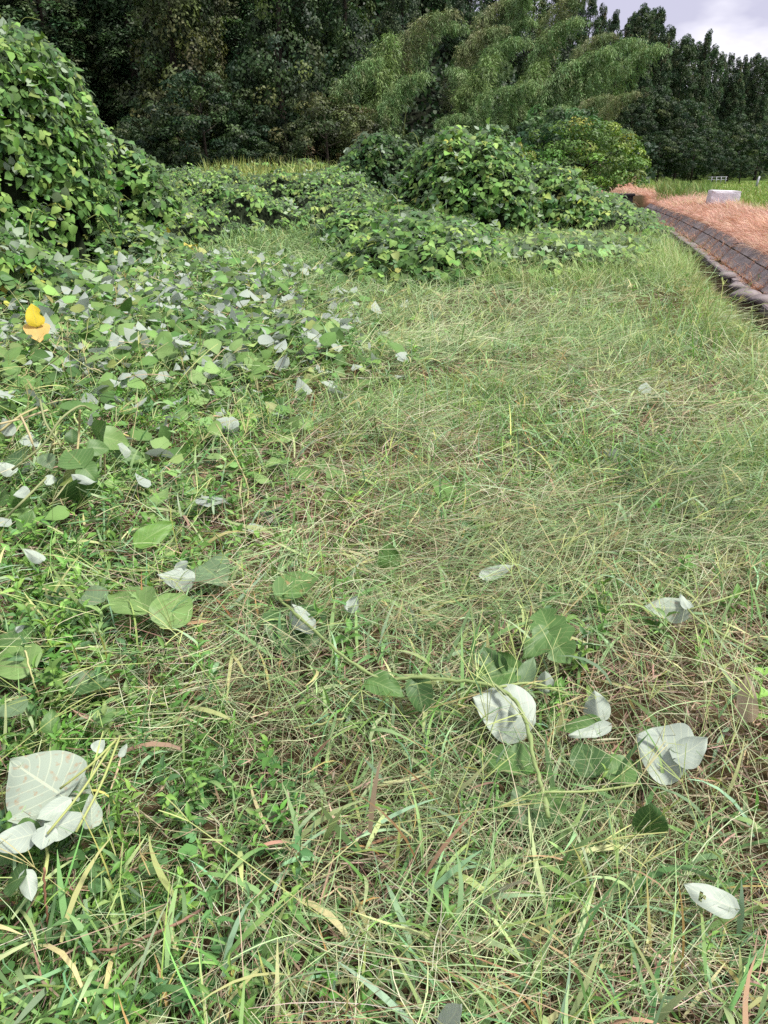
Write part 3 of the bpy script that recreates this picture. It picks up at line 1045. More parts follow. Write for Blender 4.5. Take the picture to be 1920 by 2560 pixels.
def bamboo_variant(seed, L=9.0, arch=2.4, cols=None):
    """one leaning culm whose top bows over, with hanging leafy sprays."""
    rng = np.random.default_rng(seed)
    n = 46
    s = np.linspace(0, 1, n)
    th = 0.08 + 0.35 * s + arch * np.clip(s - 0.45, 0, 1) ** 1.6 * 1.7
    step = L / (n - 1)
    x = np.concatenate([[0], np.cumsum(np.sin(th[:-1]) * step)])
    z = np.concatenate([[0], np.cumsum(np.cos(th[:-1]) * step)])
    pts = np.stack([x, 0.15 * np.sin(3 * s), z], 1)
    tb = MB()
    tube(tb, pts, np.linspace(0.05, 0.008, n), (0.12, 0.15, 0.05), 6)
    culm = tb.mesh('culm', M_STEM)
    P, D, Cc = [], [], []
    cols = cols or [(0.14, 0.25, 0.085), (0.185, 0.30, 0.11), (0.25, 0.36, 0.145)]
    for i in range(12, n):
        q = (i - 12) / (n - 12)
        span = (0.35 + 0.75 * math.sin(math.pi * min(1, q * 0.85 + 0.12))) * (0.65 + 0.4 * (0.5 + 0.5 * math.sin(i * 1.3 + seed)))
        for b in range(5):
            a = rng.uniform(0, 2 * math.pi)
            out = np.array([math.cos(a), math.sin(a), 0])
            l = span * rng.uniform(0.6, 1.15)
            hang = rng.uniform(0.35, 0.95) * (0.5 + 0.8 * q)
            m = int(58 * l)
            t = np.clip(rng.choice([0.3, 0.5, 0.7, 0.88, 1.0], m) + rng.normal(0, 0.03, m), 0.05, 1.05)
            base = pts[i]
            pp = base + out * (l * (1 - (1 - np.minimum(t, 1)) ** 1.7) * 0.8)[:, None]
            pp[:, 2] += l * 0.5 * t * (1 - t) * 2 - hang * t ** 1.8 * l * 0.55
            pp += rng.normal(0, 0.10, pp.shape)
            P.append(pp)
            dd = out * (0.8 - 0.3 * t)[:, None] + np.array([0, 0, -1]) * (0.15 + 0.5 * t)[:, None] + rng.normal(0, 0.36, (m, 3))
            D.append(dd)
            cc = pick(rng, cols, [1] * len(cols), 1, 0.15)
            Cc.append(np.repeat(cc, m, 0) * (1 + 0.15 * rng.standard_normal((m, 1))))
    P, D, C = np.vstack(P), unit(np.vstack(D)), np.clip(np.vstack(Cc), 0.01, 0.5)
    N = unit(rng.normal(0, 0.5, P.shape) + np.array([0, 0, 0.9]))
    Ln = rng.uniform(0.15, 0.30, len(P))
    mb = MB()
    scatter(mb, SLIM4, P, frames(D, N), np.stack([Ln * 0.14, Ln, Ln], 1), C)
    return culm, mb.mesh('crown', M_BAMBOO), x[-1], z.max()


def tree(name, label, data, loc, scale=1.0, rz=0.0, cat='tree', group=None, tilt=0.0, part='trunk', squash=None):
    t = link(name, None, loc=loc, label=label, cat=cat, group=group)
    t.rotation_euler = (0, tilt, rz)
    t.scale = (scale, scale, scale) if squash is None else squash
    link(part, data[0], t)
    link('crown', data[1], t)
    return t


def build_forest():
    rng = np.random.default_rng(55)
    cedars = [cedar_variant(201), cedar_variant(202, R=1.7), cedar_variant(203, R=2.1, round_top=True), cedar_variant(204, R=1.8)]
    DK = [(0.018, 0.042, 0.017), (0.028, 0.058, 0.02), (0.042, 0.075, 0.024), (0.06, 0.095, 0.03)]
    dark = [broad_variant(211, 7, 3.0, 0.2, DK, [3, 3, 2, 1], 190, 80, True), broad_variant(212, 7, 2.8, 0.2, DK, [3, 3, 1, 1], 190, 80, True)]
    olive = [broad_variant(221, 6, 2.6, 0.15, [(0.05, 0.07, 0.025), (0.08, 0.10, 0.035), (0.11, 0.12, 0.045), (0.04, 0.06, 0.02)], [3, 3, 2, 2], 170, 90, False, 0.08, 0.5)]

    # tall trees wrapped in climbing plants: tall column with hanging leaves
    def vine_tree(seed, H, R, cols, wts):
        r2 = np.random.default_rng(seed)
        c, r = crown_points(r2, 330, lambda s: R * (0.75 + 0.3 * np.sin(s * 9 + seed)) * np.clip((1.05 - s) / 0.3, 0.2, 1), H, 0.3, 0.12, 1.0, 0.25)
        cr = clump_crown(r2, c, r2.uniform(0.35, 0.85, len(c)), 70, 0.2, 0.62, cols, wts, droop=1.1, outer=0.9, updir=0.2)
        return trunk_mesh(r2, H * 0.9, 0.3, 0.08, 0.2, 5, R), cr.mesh('crown', M_TREE)
    ivy = [vine_tree(231, 14, 2.7, [(0.024, 0.05, 0.02), (0.036, 0.068, 0.022), (0.05, 0.085, 0.026), (0.08, 0.115, 0.03)], [3, 4, 2, 0.7]),
           vine_tree(232, 14, 2.4, [(0.045, 0.065, 0.022), (0.065, 0.085, 0.026), (0.09, 0.11, 0.032), (0.03, 0.05, 0.018)], [3, 3, 2, 2])]
    bam = [bamboo_variant(241, 9, 2.1), bamboo_variant(242, 9.5, 2.6), bamboo_variant(243, 8, 1.4),
           bamboo_variant(244, 9, 2.0, [(0.19, 0.24, 0.10), (0.25, 0.27, 0.125), (0.16, 0.23, 0.085)]), bamboo_variant(245, 7, 0.7, [(0.18, 0.28, 0.09), (0.22, 0.32, 0.11)])]

    def put(kind, data, H0, u, vtop, Y, label, group=None, name='tree', rz=None, w=1.0, cat='tree', **kw):
        """stand a tree of native height H0 at depth Y so its top is at the photo's (u, vtop)."""
        p = at_depth(u, vtop, Y)
        z0 = float(ground_z(p[0], Y)) - 0.1
        s = (p[2] - z0) / H0
        return tree(name, label, data, (p[0], Y, z0), s, rng.uniform(0, 6.28) if rz is None else rz, cat, group, squash=(s * w, s * w, s), **kw)

    # cedars on the right, outlined against the sky
    C = [(1482, -6, 78, 0, 1.25, 'pointed cedar top farthest left in the skyline, rising from the bamboo'),
         (1509, 16, 80, 1, 1.1, 'slender pointed cedar left of the rounded skyline crowns'),
         (1541, 30, 84, 0, 1.0, 'short pointed cedar in the dip of the skyline'),
         (1575, 62, 88, 1, 1.2, 'cedar half hidden in the dip left of the rounded crowns'),
         (1608, 16, 96, 2, 1.0, 'round-topped vine-draped cedar, left one of the high twin crowns'),
         (1653, 26, 97, 3, 1.05, 'round-topped vine-draped cedar, right one of the high twin crowns'),
         (1636, 62, 88, 1, 1.0, 'cedar standing just before the twin crowns'),
         (1617, 102, 80, 0, 1.15, 'lower pointed cedar in front below the left twin crown'),
         (1664, 84, 84, 1, 1.15, 'broad cedar in front below the right twin crown'),
         (1716, 94, 88, 2, 1.1, 'wide cedar column between the twin crowns and the narrow column'),
         (1772, 84, 90, 3, 0.72, 'narrow tall cedar column topped by a vine knob'),
         (1790, 118, 92, 2, 0.95, 'cedar shoulder against the right side of the narrow column'),
         (1830, 136, 112, 0, 1.2, 'far cedar right of the narrow column'),
         (1865, 142, 118, 1, 1.2, 'far hazy cedar second from the right edge on the skyline'),
         (1893, 136, 122, 2, 1.2, 'far hazy cedar nearest the right edge on the skyline'),
         (1930, 150, 125, 3, 1.3, 'far cedar cut by the right edge of the picture'),
         (1880, 190, 104, 1, 1.3, 'pointed cedar standing lower, before the far right skyline'),
         (1912, 240, 100, 0, 1.3, 'low cedar at the right edge, before the far skyline'),
         (1845, 205, 100, 2, 1.3, 'squat cedar right of the narrow column, below the skyline')]
    BK = [(1455, 0, 'dark'), (1530, 48, 'low'), (1590, 40, 'high'), (1630, 30, 'tall'), (1680, 70, 'broad'), (1700, 105, 'low'), (1745, 110, 'plain'), (1755, 140, 'short'), (1810, 140, 'thin'), (1848, 150, 'dim'), (1912, 148, 'hazy'), (1870, 160, 'grey')]
    for i, (u, v, q) in enumerate(BK):
        put('cedar', cedars[i % 4], 16.0, u, v, 100 + 4 * (i % 3), '%s cedar in the second row, behind the %s' % (q, ['bamboo top', 'slender pointed cedar', 'left twin crown', 'gap between the twin crowns', 'right twin crown', 'broad front cedar', 'wide cedar column', 'foot of the wide column', 'narrow column', 'far cedar by the narrow column', 'right edge trees', 'far hazy cedars'][i]), 'cedars of the second row', 'cedar_tree', w=1.0)
    for u, v, Y, k, w, lab in C:
        put('cedar', cedars[k], 16.0, u, v, Y, lab, 'cedars on the right', 'cedar_tree', w=w * 0.82)
    B = [(1590, 262, 76, 0, 1.0, 'dark spreading broadleaf tree at the left foot of the cedars'), (1640, 222, 82, 1, 1.0, 'dark layered broadleaf tree below the twin cedar crowns'),
         (1712, 258, 80, 0, 0.95, 'dark broadleaf tree with a rusty tinge below the wide cedar'), (1660, 330, 73, 1, 1.25, 'low dark broadleaf tree on the paddy edge, left one'),
         (1745, 345, 72, 0, 1.3, 'low dark broadleaf tree on the paddy edge, middle one'), (1845, 292, 86, 1, 1.0, 'dark broadleaf tree right of the narrow cedar column'),
         (1800, 330, 80, 0, 0.9, 'dark broadleaf tree at the foot of the narrow cedar column'), (1860, 390, 74, 1, 1.2, 'bushy dark tree by the white marker post'),
         (1910, 315, 92, 0, 1.2, 'broadleaf tree at the right edge behind the marker post')]
    for u, v, Y, k, w, lab in B:
        put('broad', dark[k], 7.0, u, v, Y, lab, 'broadleaf trees below the cedars', 'broadleaf_tree', w=w)

    # left: climber-covered trees, dark conifers behind
    put('ivy', ivy[1], 14.0, 400, -260, 41, 'olive climber-draped tree left of the dark gap in the forest', 'climber-draped trees', 'climber_draped_tree', w=1.1)
    put('ivy', ivy[1], 14.0, 480, -150, 45, 'olive climber-draped tree half hidden, left of the big dark one', 'climber-draped trees', 'climber_draped_tree', w=0.9)
    put('ivy', ivy[0], 14.0, 690, -250, 41, 'big dark green climber-draped tree, left of the bamboo', 'climber-draped trees', 'climber_draped_tree', w=1.05)
    put('ivy', ivy[0], 14.0, 850, -210, 43, 'dark climber-draped tree touching the bamboo grove', 'climber-draped trees', 'climber_draped_tree', w=1.0)
    put('ivy', ivy[0], 14.0, 1010, -150, 50, 'dark climber-draped tree rising behind the left bamboo plumes', 'climber-draped trees', 'climber_draped_tree', w=1.0)
    put('ivy', ivy[0], 14.0, 1180, -120, 56, 'dark climber-draped tree on the slope behind the middle of the bamboo', 'climber-draped trees', 'climber_draped_tree', w=1.1)
    put('ivy', ivy[0], 14.0, 1340, -60, 60, 'dark climber-draped tree on the slope behind the right bamboo plumes', 'climber-draped trees', 'climber_draped_tree', w=1.2)
    put('ivy', ivy[0], 14.0, 1290, -60, 63, 'dark climber-draped tree high on the slope, seen through the bamboo', 'climber-draped trees', 'climber_draped_tree', w=1.3)
    put('ivy', ivy[0], 14.0, 1425, 30, 66, 'dark climber-draped tree on the slope just left of the sky', 'climber-draped trees', 'climber_draped_tree', w=1.3)
    for i, (u, v, Y, w) in enumerate([(60, -250, 46, 1.6), (180, -260, 48, 1.5), (290, -280, 47, 1.4), (560, -260, 50, 1.6), (-60, -200, 43, 1.6), (620, -280, 54, 1.6), (780, -280, 54, 1.6), (920, -250, 58, 1.6), (1080, -200, 62, 1.6), (1260, -150, 66, 1.6), (1400, -40, 70, 1.5)]):
        lab = ['dark conifer behind the kudzu wall, second from the left edge', 'dark conifer behind the right shoulder of the kudzu wall', 'dark conifer left of the olive climber-draped tree', 'black-green conifer in the dark forest gap', 'dark conifer cut by the left edge',
               'shadowed conifer behind the big climber-draped tree', 'shadowed conifer left behind the bamboo grove', 'black-green conifer behind the left end of the bamboo', 'conifer on the slope behind the middle of the bamboo', 'conifer on the slope behind the right bamboo plumes', 'conifer beside the sky above the bamboo'][i]
        put('cedar', cedars[i % 4], 16.0, u, v, Y, lab, 'dark conifers in the forest', 'conifer_tree', w=w)
    put('dome', dark[0], 7.0, 500, 190, 37.5, 'dark domed bush standing before the forest, left of centre', 'bushes at the forest edge', 'domed_bush', w=1.05, cat='bush')
    put('dome', dark[1], 7.0, 610, 330, 37, 'low dark bush beside the domed one', 'bushes at the forest edge', 'domed_bush', w=1.3, cat='bush')
    put('olive', olive[0], 6.0, 820, 228, 37, 'brownish olive shrub before the dark climbers', 'bushes at the forest edge', 'olive_shrub', w=1.15, cat='bush')
    put('olive', olive[0], 6.0, 900, 270, 38.5, 'smaller olive shrub touching the bamboo', 'bushes at the forest edge', 'olive_shrub', w=1.0, cat='bush')
    put('dark', dark[1], 7.0, 340, 300, 38, 'dark bush behind the rounded kudzu hump', 'bushes at the forest edge', 'domed_bush', w=1.2, cat='bush')
    put('dark', dark[1], 7.0, 1060, 330, 36, 'dark bush behind the high middle kudzu mound', 'bushes at the forest edge', 'domed_bush', w=1.3, cat='bush')
    put('dark', dark[0], 7.0, 1280, 360, 38, 'dark bush under the drooping bamboo', 'bushes at the forest edge', 'domed_bush', w=1.3, cat='bush')

    # bamboo plumes: u, v of the plume top, depth, variant, heading of the arch, label
    BB = [(880, 150, 39, 2, 0.4, 'feathery upright bamboo farthest left in the grove'), (955, 75, 40, 4, 1.2, 'pale upright bamboo with light green tips, left part of the grove'),
          (905, 60, 43, 2, 2.6, 'bamboo beside the dark climber-draped tree'), (1010, 190, 38.5, 0, 0.2, 'arching bamboo in front, left of the central plume'),
          (1060, 45, 44, 3, 0.0, 'tawny drooping bamboo high on the left'), (1095, 60, 46, 1, 0.2, 'bamboo beside the tawny drooping plume'),
          (1190, 140, 40, 4, 0.3, 'pale upright bamboo plume in the middle of the grove'), (1165, 165, 40.5, 2, 2.9, 'leafy bamboo against the pale middle plume'),
          (1235, 225, 38, 1, 0.1, 'low drooping bamboo in front, middle of the grove'), (1290, 215, 38, 0, 0.1, 'low weeping bamboo just right of the middle'),
          (1195, 75, 46, 3, 0.2, 'tawny bamboo high in the middle'), (1250, 110, 45, 1, 0.3, 'bamboo high behind the middle plume'),
          (1240, 0, 49, 3, 0.1, 'brownish bamboo near the top middle'), (1290, 50, 48, 0, 0.3, 'bamboo bowing below the brownish top plume'),
          (1350, -40, 50, 1, 0.0, 'big bamboo plume reaching the top edge, left of the sky'), (1420, 5, 50, 3, 0.1, 'large tawny bamboo plume beside the sky'),
          (1390, 60, 48, 0, 0.3, 'bamboo hanging beneath the large tawny plume'), (1310, 160, 42, 4, 0.2, 'tawny-tipped young bamboo in the dark gap'),
          (1400, 150, 42, 2, 0.3, 'pale leaning bamboo right of the dark gap'), (1465, 135, 43, 0, 0.1, 'arching bamboo right, behind the yellow-green tree'),
          (1500, 165, 42, 1, 0.1, 'weeping bamboo over the yellow-green tree'), (1545, 118, 44, 1, 0.0, 'outermost high weeping bamboo plume before the cedars'),
          (1590, 128, 45, 0, 0.0, 'outermost right bamboo plume drooping toward the paddy'), (1470, 245, 39, 3, 0.1, 'low weeping bamboo behind the yellow-green tree'),
          (1550, 240, 41, 3, -0.1, 'tawny drooping bamboo low at the right end of the grove'), (1530, 330, 38, 1, 0.1, 'lowest bamboo spray right behind the yellow-green tree'),
          (1120, 290, 37.5, 1, 0.2, 'low bamboo spray behind the high middle kudzu mound'), (1370, 270, 38, 0, 0.2, 'low bamboo left of the yellow-green tree'),
          (1480, 90, 52, 3, 0.0, 'dull bamboo plume below the skyline cedars')]
    for u, v, Y, k, a, lab in BB:
        cu, cr, tx, tz = bam[k]
        p = at_depth(u, v, Y)
        # the root stands behind and left of the plume, as far as the culm leans
        z0 = float(ground_z(p[0], Y)) - 0.05
        s = 0.9 * max(0.5, min(1.2, (p[2] - z0) / tz))
        x0 = p[0] - 0.55 * tx * s * math.cos(a)
        y0 = Y - 0.55 * tx * s * math.sin(a) * 0.4
        t = link('bamboo', None, loc=(x0, y0, p[2] - tz * s), label=lab, cat='bamboo', group='bamboo grove')
        t.scale = (s, s, s)
        t.rotation_euler = (0, 0, a + rng.normal(0, 0.25) - 0.35)
        link('culm', cu, t)
        link('crown', cr, t)

    # dark undergrowth over the slope and floor of the forest
    n = 65000
    x = np.where(rng.random(n) < 0.5, rng.uniform(-32, 62, n), rng.uniform(-8, 20, n))
    y = 36 + rng.random(n) ** 1.5 * 66
    ok = (np.abs(x) < 0.56 * y + 4) & ((x < 8) | (hill_z(x, y) > 0.15))
    x, y = x[ok], y[ok]
    n = len(x)
    um = MB()
    Pn = np.stack([x, y, ground_z(x, y) + rng.uniform(0, 1.3, n) * (0.4 + 0.8 * fbm(x * 0.5, y * 0.5, 91))], 1)
    dd = unit(rng.normal(0, 1, (n, 3)) + [0, -0.4, -0.3])
    nn = unit(np.array([0, -0.5, 0.8]) + rng.normal(0, 0.5, (n, 3)))
    Lu = rng.uniform(0.18, 0.42, n) * np.maximum(1, y / 45)
    scatter(um, LEAF4, Pn, frames(dd, nn), np.stack([Lu * 0.7, Lu, Lu], 1), pick(rng, [(0.02, 0.045, 0.018), (0.03, 0.06, 0.02), (0.045, 0.075, 0.025)], [3, 3, 1], n, 0.2))
    link('undergrowth', um.mesh('undergrowth', M_TREE), label='dark leafy undergrowth on the forest floor behind the front trees', cat='undergrowth', kind='stuff')

    # yellow-green tree by the headwall, half under climbers
    YG = [(0.09, 0.17, 0.035), (0.16, 0.26, 0.05), (0.25, 0.34, 0.07), (0.32, 0.34, 0.08)]
    d1 = broad_variant(251, 3.4, 1.75, 0.12, YG, [6, 4, 1.6, 0.2], 150, 70, True, 0.36, 0.35, 0.42)
    d2 = broad_variant(252, 3.4, 1.6, 0.15, [(0.045, 0.10, 0.04), (0.07, 0.14, 0.05), (0.10, 0.18, 0.06)], [3, 3, 1], 130, 60, False, 0.2, 0.4, 0.42)
    p = at_depth(1468, 310, 25)
    tree('young_tree', 'yellow-green young tree leaning over the ditch beside the headwall', d1, (p[0], 25, float(ground_z(p[0], 25))), (p[2] - 0.0) / 3.4, 0.5, squash=(0.95, 0.95, p[2] / 3.4))
    p = at_depth(1405, 275, 26)
    tree('shrub_tree', 'blue-green tree overgrown with climbers, left behind the yellow-green tree', d2, (p[0], 26.3, float(ground_z(p[0], 26))), 1.0, 1.5, squash=(1.0, 1.0, p[2] / 3.4))
    p = at_depth(1280, 365, 24)
    d3 = broad_variant(253, 2.4, 0.9, 0.12, YG, [4, 4, 1, 1], 50, 45, True, 0.4, 0.3, 0.5)
    tree('sapling', 'thin leafy sapling behind the high middle kudzu mound', d3, (p[0], 24, 0.0), 1.0, 0.5, squash=(0.8, 0.8, p[2] / 2.4))


build_forest()

# ------------------------------------------------------------------ grass
def weedy(x, y):
    """1 where broad-leaved weeds and cut vines take over from the mown grass (left side)."""
    edge = np.interp(y, [0, 1.4, 2.2, 3.4, 5.2, 7.0, 9, 11.5, 14, 18], [-0.25, -0.4, -0.75, -0.75, -0.5, -0.45, -0.9, -1.5, -2.4, -3.2])
    w = 0.3 + 0.06 * np.asarray(y)
    return sstep(w, -w, x - edge + 0.9 * (fbm(np.asarray(x) * 1.3, np.asarray(y) * 1.3, 41) - 0.5))


def ground_points(rng, y0, y1, rho, margin=0.5, xr=None):
    """points on the field in front of the camera; rho(y) = pieces per square metre."""
    ys = np.arange(y0, y1, 0.05)
    half = 0.535 * (ys * CP + 0.65) + margin
    lam = rho(ys) * 2 * half * 0.05
    cnt = rng.poisson(lam)
    y = np.repeat(ys, cnt) + rng.random(cnt.sum()) * 0.05
    h = np.repeat(half, cnt)
    x = (rng.random(len(y)) * 2 - 1) * h
    return x, y


STRAW = [((0.57, 0.57, 0.36), 4.5), ((0.37, 0.46, 0.24), 5), ((0.21, 0.34, 0.14), 4), ((0.58, 0.49, 0.35), 2.5), ((0.38, 0.23, 0.17), 2.2), ((0.15, 0.08, 0.055), 1.4)]
FRESH = [((0.12, 0.25, 0.06), 4), ((0.18, 0.33, 0.10), 4), ((0.17, 0.31, 0.16), 3), ((0.27, 0.36, 0.10), 2), ((0.40, 0.38, 0.13), 0.6), ((0.36, 0.22, 0.09), 0.4)]


def build_grass():
    rng = np.random.default_rng(301)
    mb = MB()
    in_field = lambda x, y: (x < canal(y) - 0.02)

    # (a) thin lying straw: stems mown and combed over one another
    rho = lambda y: 4700 * np.minimum(1, (2.25 / y)) ** 1.58
    x, y = ground_points(rng, 0.72, 16.5, rho)
    wd = weedy(x, y)
    thin = fbm(x * 1.1, y * 1.1, 44)
    bare = sstep(0.36, 0.52, thin)
    keep = in_field(x, y) & (rng.random(len(x)) < (1 - 0.82 * wd) * (0.26 + 0.74 * bare))
    keep &= ~((y > 10.5) & (rng.random(len(x)) < 0.35 + 0.4 * sstep(10.5, 13, y)))
    x, y = x[keep], y[keep]
    n = len(x)
    g = ground_z(x, y)
    pile = 0.17 * sstep(0.42, 0.72, fbm(x * 1.6, y * 1.6, 45)) + 0.07 * fbm(x * 4.5, y * 4.5, 46)
    hp = 0.0 * x
    for hu, hv, hs in ((1080, 775, 0.3), (1225, 805, 0.33), (1410, 772, 0.3), (1180, 752, 0.28), (1390, 835, 0.34), (1620, 1110, 0.3), (1700, 1290, 0.22), (1350, 1010, 0.3)):
        c = unproj(hu, hv)
        hp = np.maximum(hp, np.exp(-((x - c[0]) / (hs * 1.5)) ** 2 - ((y - c[1]) / hs) ** 2))
    pile = pile + 0.17 * hp
    far = np.maximum(1.0, y / 2.4) ** 0.62
    z = g + rng.random(n) ** 1.3 * (0.035 + pile)
    comb = (fbm(x * 0.5, y * 0.5, 47) - 0.5) * 9.0
    az = comb + rng.normal(0, 0.9, n)
    az = np.where(rng.random(n) < 0.25, rng.uniform(0, 6.28, n), az)
    tilt = np.radians(np.clip(rng.normal(78, 14, n), 25, 100))
    bend = np.radians(rng.normal(12, 16, n))
    L = rng.uniform(0.08, 0.34, n) * np.minimum(far, 1.5)
    W = rng.uniform(0.0011, 0.0024, n) * far
    C = pick(rng, [c for c, _ in STRAW], [w for _, w in STRAW], n, 0.18)
    gpatch = sstep(0.4, 0.6, fbm(x * 0.6, y * 0.6, 48))[:, None]
    C = C * (1 - 0.45 * (hp * rng.random(n))[:, None])
    C = C * (1 - 0.35 * gpatch) + 0.35 * gpatch * np.array([0.22, 0.36, 0.14])
    fr = (sstep(3.2, 6.5, y) * 0.55)[:, None]
    C = C * (1 - fr) + fr * pick(rng, [(0.29, 0.44, 0.18), (0.50, 0.54, 0.32), (0.20, 0.36, 0.13)], [3, 3, 3], n, 0.12)
    C = C * (0.6 + 0.8 * fbm(x * 1.4, y * 1.4, 49))[:, None]
    C1 = np.clip(C * rng.uniform(0.9, 1.35, (n, 1)), 0, 0.7)
    nr = y < 4.2
    for m, k in ((nr, 4), (~nr, 3)):
        blades(mb, np.stack([x, y, z], 1)[m], az[m], tilt[m], bend[m], L[m], W[m], C[m], C1[m], k, twist=rng.normal(0, 0.5, m.sum()), roll=rng.uniform(-1.2, 1.2, m.sum()), taper=0.4, floor=g[m])

    # (b) fresh leafy blades, arching
    rho = lambda y: 1500 * np.minimum(1, (3.6 / y)) ** 1.55
    x, y = ground_points(rng, 0.72, 21.5, rho)
    wd = weedy(x, y)
    clump = fbm(x * 2.1, y * 2.1, 51)
    keep = in_field(x, y) & (rng.random(len(x)) < (sstep(0.25, 0.65, clump) * (1 - 0.45 * wd) + 0.12) * np.where(y < 3.4, 0.55, 1.0) * np.maximum(0.35 + 0.65 * sstep(0.34, 0.48, fbm(x * 1.1, y * 1.1, 44)), sstep(9.5, 12, y)) + 0.4 * sstep(11, 14, y))
    x, y = x[keep], y[keep]
    n = len(x)
    g = ground_z(x, y)
    far = np.maximum(1.0, y / 2.4) ** 0.55
    az = rng.uniform(0, 6.28, n)
    tilt = np.radians(np.clip(rng.normal(38, 22, n), 3, 88))
    bend = np.radians(rng.uniform(15, 95, n))
    edge = np.maximum(sstep(1.6, 0.3, canal(y) - x), 0.8 * sstep(9.5, 13, y) * sstep(0.5, -1.0, x))
    L = rng.uniform(0.07, 0.19, n) * np.minimum(far, 1.3) * (1 + 0.5 * edge) * (0.6 + 1.0 * sstep(0.3, 0.7, fbm(x * 1.5, y * 1.5, 54)))
    W = rng.uniform(0.003, 0.0085, n) * np.where(y < 2.6, 1.0, 0.8) * far ** 0.8
    C = pick(rng, [c for c, _ in FRESH], [w for _, w in FRESH], n, 0.2)
    edge = np.maximum(edge, 0.75 * sstep(3.2, 6.5, y))
    C = C * (1 - 0.5 * edge[:, None]) + 0.5 * edge[:, None] * np.array([0.29, 0.43, 0.18])
    C1 = np.clip(C * rng.uniform(0.85, 1.3, (n, 1)) + rng.random((n, 1)) ** 6 * np.array([0.2, 0.12, 0.04]), 0, 0.7)
    z = g + rng.random(n) * 0.05
    nr = y < 4.2
    for m, k in ((nr, 6), (~nr, 3)):
        blades(mb, np.stack([x, y, z], 1)[m], az[m], tilt[m], bend[m], L[m], W[m], C[m], C1[m], k, twist=rng.normal(0, 0.6, m.sum()), roll=rng.normal(0, 0.5, m.sum()), taper=0.05, floor=g[m])

    # (b2) broad soft blades, some flopped over and yellowing, close to the camera
    x, y = ground_points(rng, 0.72, 13.0, lambda y: 430 * np.minimum(1, (2.4 / y)) ** 1.1)
    keep = in_field(x, y) & (rng.random(len(x)) < 0.15 + 0.85 * sstep(0.4, 0.62, fbm(x * 1.4, y * 1.4, 53)))
    x, y = x[keep], y[keep]
    n = len(x)
    g = ground_z(x, y)
    C = pick(rng, [(0.17, 0.30, 0.11), (0.24, 0.37, 0.21), (0.30, 0.39, 0.17), (0.44, 0.44, 0.20), (0.37, 0.25, 0.16), (0.12, 0.24, 0.08)], [4, 3, 3, 1.5, 0.6, 2], n, 0.16)
    C1 = np.clip(C * rng.uniform(0.9, 1.25, (n, 1)) + rng.random((n, 1)) ** 4 * np.array([0.22, 0.15, 0.06]), 0, 0.7)
    blades(mb, np.stack([x, y, g + rng.random(n) * 0.09], 1), rng.uniform(0, 6.28, n), np.radians(np.clip(rng.normal(52, 22, n), 5, 95)), np.radians(rng.uniform(0, 95, n)), rng.uniform(0.09, 0.24, n), rng.uniform(0.007, 0.015, n), C, C1, 5, twist=rng.normal(0, 0.6, n), roll=rng.normal(0, 0.55, n), taper=0.06, floor=g)

    # (c) long flowering stems with finger-like seed heads
    x, y = ground_points(rng, 0.9, 9.0, lambda y: 34 * np.minimum(1, (3.0 / y)) ** 0.8)
    keep = in_field(x, y) & (rng.random(len(x)) < 1 - 0.35 * weedy(x, y))
    x, y = x[keep], y[keep]
    n = len(x)
    g = ground_z(x, y)
    az = (fbm(x * 0.5, y * 0.5, 47) - 0.5) * 9 + rng.normal(0, 1.0, n)
    tilt = np.radians(np.clip(rng.normal(62, 16, n), 20, 88))
    L = rng.uniform(0.2, 0.42, n)
    far = np.maximum(1.0, y / 2.6) ** 0.7
    P0 = np.stack([x, y, g + 0.03 + 0.05 * rng.random(n)], 1)
    C = pick(rng, [(0.42, 0.48, 0.18), (0.36, 0.44, 0.15), (0.46, 0.42, 0.2)], [3, 3, 2], n, 0.12)
    W = 0.0022 * far
    dirv = np.stack([np.sin(tilt) * np.cos(az), np.sin(tilt) * np.sin(az), np.cos(tilt)], 1)
    blades(mb, P0, az, tilt, np.zeros(n), L, W, C, C, 3, roll=rng.uniform(-1, 1, n), taper=0.8, floor=g)
    tip = P0 + dirv * L[:, None]
    for k in range(5):
        a2 = az + rng.normal(0, 0.55, n)
        t2 = tilt + rng.normal(0, 0.3, n)
        blades(mb, tip, a2, t2, rng.normal(0.15, 0.15, n), rng.uniform(0.06, 0.13, n), W * 1.15, C, C, 3, roll=rng.uniform(-1, 1, n), taper=0.7, floor=g)
    link('grass', mb.mesh('grass', M_GRASS), label='mown pale green grass and straw covering the ground', cat='grass', kind='stuff')

    # litter of brown dead bits close by
    mb = MB()
    x, y = ground_points(rng, 0.72, 7.0, lambda y: 3600 * np.minimum(1, (2.0 / y)) ** 1.4)
    keep = in_field(x, y) & (rng.random(len(x)) < 0.2 + 0.8 * sstep(0.5, 0.36, fbm(x * 1.1, y * 1.1, 44)))
    x, y = x[keep], y[keep]
    n = len(x)
    g = ground_z(x, y)
    C = pick(rng, [(0.25, 0.17, 0.12), (0.42, 0.31, 0.22), (0.12, 0.08, 0.055), (0.48, 0.39, 0.25)], [3, 4, 3, 3], n, 0.2)
    far = np.maximum(1.0, y / 2.4) ** 0.6
    blades(mb, np.stack([x, y, g + rng.random(n) * 0.075], 1), rng.uniform(0, 6.28, n), np.radians(rng.normal(80, 14, n)), np.radians(rng.normal(10, 30, n)), rng.uniform(0.03, 0.12, n), rng.uniform(0.002, 0.006, n) * far, C, C, 2, roll=rng.uniform(-1, 1, n), floor=g)
    link('dead_grass_litter', mb.mesh('dead_grass_litter', M_GRASS), label='reddish brown dry bits lying between the grass stems', cat='litter', kind='stuff')

    # dead salmon-brown grass on the bank beyond the ditch
    mb = MB()
    N = 72000
    y = 5.0 * np.exp(rng.random(N) * math.log(60 / 5.0))
    xp = 1.46 + rng.random(N) ** 0.85 * 2.7
